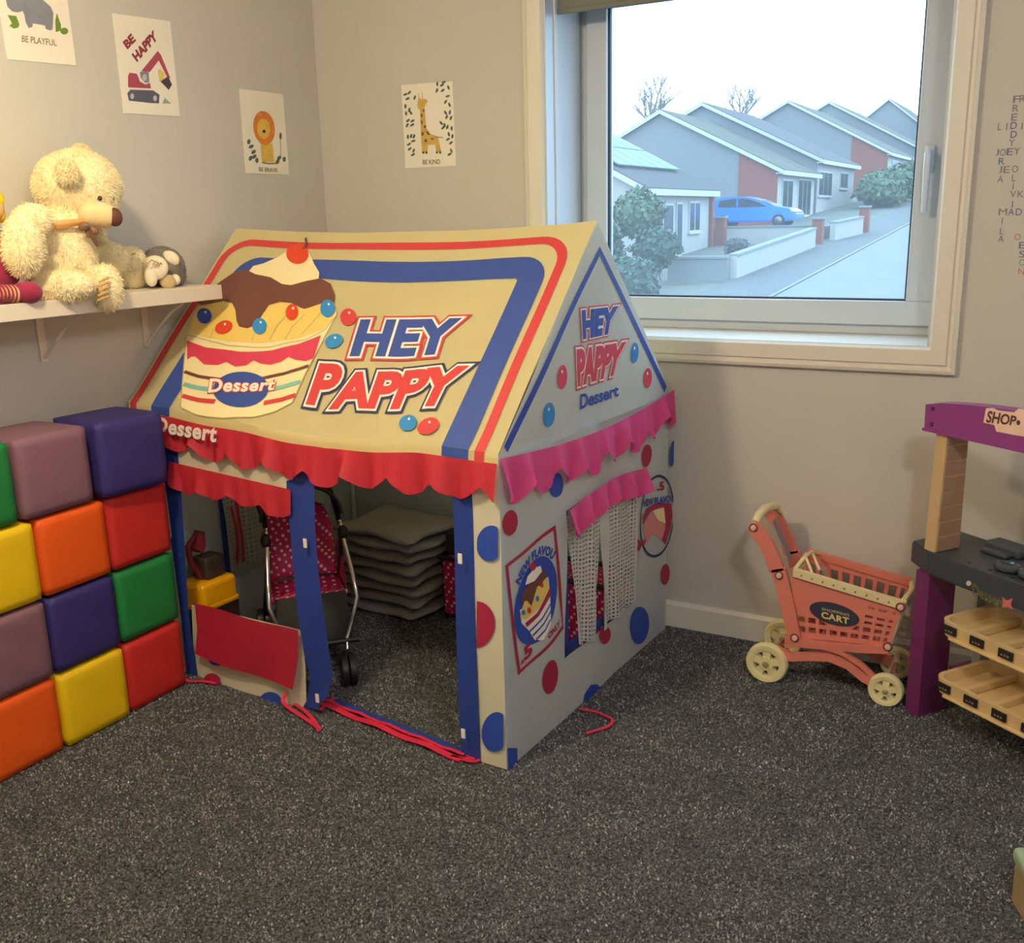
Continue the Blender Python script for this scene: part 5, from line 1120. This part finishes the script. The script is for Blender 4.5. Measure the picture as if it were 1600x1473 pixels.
def scale_prism(p0, p1, z0, z1):
    n = len(p0); v = [(a, b, z0) for a, b in p0]+[(a, b, z1) for a, b in p1]
    return MB().add(v, [tuple(range(n))[::-1], tuple(range(n, 2*n))]+[(i, (i+1) % n, n+(i+1) % n, n+i) for i in range(n)])
def leftpost(w, d, u0=0.0): return [(u0-w, 0.0), (u0, 0.0), (u0, d), (u0-w, d)]
def mir(pl): return [(LN-a, b) for a, b in pl][::-1]
lp_ = leftpost(.05, .11)
scale_prism(lp_, lp_, 0, .462).build('leg', purple, sp); scale_prism(mir(lp_), mir(lp_), 0, .462).build('leg', purple, sp)
rl = [(.02, DP-.05), (.05, DP-.05), (.05, DP-.01), (.02, DP-.01)]
scale_prism(rl, rl, 0, .462).build('rear_leg', M('grey_plastic_leg', (150, 148, 146), .5), sp); scale_prism(mir(rl), mir(rl), 0, .462).build('rear_leg', M('grey_plastic_leg', (150, 148, 146), .5), sp)
def bevelled(poly, z0, z1, bev):
    bm = bmesh.new(); n = len(poly); vs_ = [[bm.verts.new((a, b, z)) for a, b in poly] for z in (z0, z1)]
    bm.faces.new(vs_[0][::-1]); bm.faces.new(vs_[1])
    for i in range(n): bm.faces.new((vs_[0][i], vs_[0][(i+1) % n], vs_[1][(i+1) % n], vs_[1][i]))
    bmesh.ops.bevel(bm, geom=bm.edges[:], offset=bev, segments=2, affect='EDGES'); return MB().bm(bm)
top = foot(.118, -.012); ctop = bevelled(top, .462, .530, .006).build('counter_top', slate, sp)
MB().box((.05, .15, .530), (.17, .215, .560), .010).box((.06, .12, .53), (.15, .16, .546), .008).build('counter_riser', slate, sp)
for k in range(3):
    MB().tube([(.21+.075*k+.028*math.cos(2*math.pi*j/20), .055+.020*math.sin(2*math.pi*j/20), .542) for j in range(20)], .011, 8, closed=True).build('cup_ring', M('gloss_slate', (66, 72, 80), .15, .05), sp, True)
for a in (.115, .185, .255): MB().lathe((a, .02, .5305), 'z', [(0, .0008), (.005, .0008), (.005, -.002)], 10).build('peg_hole', M('peg_dark', (26, 28, 30), .7), sp)
def kF(x, y, v0=-.0125):
    q_ = on_plane(x, y, np.array([K[0], K[1], 0])+np.append(sv, 0)*v0, np.append(sv, 0)); d = q_-np.array([K[0], K[1], 0]); return (d[:2]@su, q_[2])
def cntS(u, z, h): return (u, -.0125-h, z)
decal('counter_lettering', quadmap(text2d('Dessert', .02), kF(1520, 929), kF(1570, 952), kF(1570, 935), kF(1520, 911)), cntS, .0012, M('olive_print', (112, 106, 62), .5), ctop, 1)
decal('counter_bow_print', P_([kF(*p_q) for p_q in [(1566, 932), (1574, 938), (1583, 934), (1580, 944), (1584, 952), (1573, 948), (1566, 950), (1568, 940)]]), cntS, .0012, M('pink_print', (214, 112, 104), .5), ctop, 1)
decal('counter_mark', P_([kF(*p_q) for p_q in oval(1514, 911, 4, 4)]), cntS, .0012, M('white_print', (214, 206, 190), .5), ctop, 1)
pt0 = [(a+.006, b+.006) for a, b in leftpost(.040, .098)]; pt1 = [(a+.014, b+.006) for a, b in leftpost(.038, .085)]
rib_m = M('post_rib_brown', (168, 132, 108), .55, .06)
for fm in (lambda p: p, mir):
    po_s = scale_prism(fm(pt0), fm(pt1), .530, .892).build('sign_post', post_m, sp)
    for k in range(8):
        t0 = (k+.06)/8; t1 = (k+.94)/8; v = []
        for t in (t0, t1):
            ua = pt0[1][0]+(pt1[1][0]-pt0[1][0])*t; d1 = pt0[2][1]+(pt1[2][1]-pt0[2][1])*t
            for (uu, vv) in ((ua-.002, .010), (ua+.003, .010), (ua+.003, d1-.004), (ua-.002, d1-.004)): v.append((uu, vv, .53+.362*t))
        if fm is mir: v = [(LN-a, b, c) for a, b, c in v]
        MB().add(v, [(3, 2, 1, 0), (4, 5, 6, 7), (0, 1, 5, 4), (1, 2, 6, 5), (2, 3, 7, 6), (3, 0, 4, 7)]).build('inner_rib', rib_m, po_s)
# sign board: shallow arch with pegs
def sign_profile(u0, u1):
    pts = [(u0+.002, .885), (u1-.002, .885)]; 
    for k in range(13): t = k/12; pts.append((u1-(u1-u0)*t-(.006 if 0 < t < 1 else 0)*0, .958+.022*math.sin(math.pi*t)+.006*(1 if 0 < t < 1 else 0)))
    return pts
sg = MB().prism(sign_profile(-.062, LN+.062), 'y', -.004, .046).build('sign_board', signp, sp)
MB().prism([(a, b) for a, b in [(-.064, .882), (LN+.064, .882), (LN+.064, .890), (-.064, .890)]], 'y', -.008, .05).build('sign_rim', signp, sp)
for z in (.905, .950): MB().lathe((-.035, -.006, z), 'y', [(0, -.002), (.006, -.001), (.007, .003)], 12).build('sign_peg', M('peg_purple', (84, 30, 88), .5), sp, True)
def sgS(u, z, h): return (u, -.004-h, z)
pl = decal('sign_plate', P_([kF(*q_, -.004) for q_ in [(1537, 660), (1541, 638), (1552, 637), (1560, 641), (1585, 644), (1592, 638), (1606, 640), (1625, 646), (1640, 660), (1630, 684), (1600, 682), (1557, 674), (1554, 664)]]), sgS, .001, M('sign_cream', (238, 200, 176), .5), sg, 1)
decal('sign_lettering', quadmap(text2d('SHOP', .03, .03), kF(1541, 660, -.004), kF(1587, 665, -.004), kF(1590, 650, -.004), kF(1545, 641, -.004)), sgS, .002, M('sign_brown', (92, 56, 52), .5), pl, 1)
decal('sign_dot', P_([kF(*q_, -.004) for q_ in oval(1592, 660, 3, 4)]), sgS, .002, M('sign_brown', (92, 56, 52), .5), pl, 1)
# trays with compartments and price tags
def tray(zb, out, label_px):
    u0, u1, v0, v1 = kF(*label_px, -out)[0], LN-.02, -out, DP-.05; h = .046; e = empty('tray', (0, 0, 0)); e.parent = sp
    rr = .045; n = 6
    def rrect(ins):
        r2 = max(.004, rr-ins); pts = []
        for cx_, cy_, a0 in ((u1-ins-r2, v0+ins+r2, -90), (u1-ins-r2, v1-ins-r2, 0), (u0+ins+r2, v1-ins-r2, 90), (u0+ins+r2, v0+ins+r2, 180)):
            pts += [(cx_+r2*math.cos(R(a0+90*k/n)), cy_+r2*math.sin(R(a0+90*k/n))) for k in range(n+1)]
        return pts
    o0, o1, i1, i0 = rrect(.006), rrect(0), rrect(.014), rrect(.024); N_ = len(o0)
    v = [(a, b, zb) for a, b in o0]+[(a, b, zb+h) for a, b in o1]+[(a, b, zb+h) for a, b in i1]+[(a, b, zb+.018) for a, b in i0]
    fc = [tuple(range(N_))[::-1], tuple(range(3*N_, 4*N_))]
    for L2 in range(3): fc += [(L2*N_+i, L2*N_+(i+1) % N_, (L2+1)*N_+(i+1) % N_, (L2+1)*N_+i) for i in range(N_)]
    MB().add(v, fc).build('tray_body', beige_p, e)
    for k in (1, 2, 3):
        u = u0+(u1-u0)*k/4; MB().box((u-.010, v0+.014, zb+.016), (u+.010, v1-.014, zb+h-.004), .006).build('divider', beige_p, e)
    MB().box((u0+rr, v0-.003, zb-.004), (u1-rr, v0+.02, zb+.004), .002).build('tray_lip', beige_p, e)
    for k in range(5):
        u = u0+.048+k*.092; t = MB().box((u-.022, v0-.004, zb+.014), (u+.022, v0+.001, zb+.038)).build('price_tag', M('tag_black', (40, 34, 32), .5), e)
        for sx, sw, hh in ((-.010, .006, .004), (.000, .004, .006), (.009, .006, .005)):
            decal('tag_mark', P_([(u+sx-sw/2, zb+.021), (u+sx+sw/2, zb+.021), (u+sx+sw/2, zb+.021+hh), (u+sx-sw/2, zb+.021+hh)]), lambda a, b, h2, v0=v0: (a, v0-.004-h2, b), .0008, M('tag_print', (170, 150, 120), .5), t, 1)
    return e
zt1 = kF(1470, 992, -.045)[1]; zt2 = kF(1460, 1080, -.06)[1]
tray(zt1, .045, (1463, 978)); tray(zt2, .060, (1454, 1068))
for zz in (zt1-.012, zt2-.012):
    for a in (.0, LN-.02): MB().box((a, .115, zz), (a+.02, DP-.02, zz+.010)).build('tray_runner', purple, sp)

# ---- box cut by the lower right corner of the picture
q_ = at_z(1591, 1473, 0); bx_o = (q_[0]+.172, q_[1]+.06, 0); bxx = empty('storage_box', bx_o, R(22), 'tan storage box with sage green rim, cut by the lower right corner', 'box')
MB().box((-.15, -.15, 0), (.15, .15, .10), .008).build('box_body', M('tan_box', (160, 136, 100), .7, .06), bxx); MB().box((-.156, -.156, .10), (.156, .156, .135), .012).build('box_rim', M('sage_rim', (150, 166, 136), .6, .05), bxx)
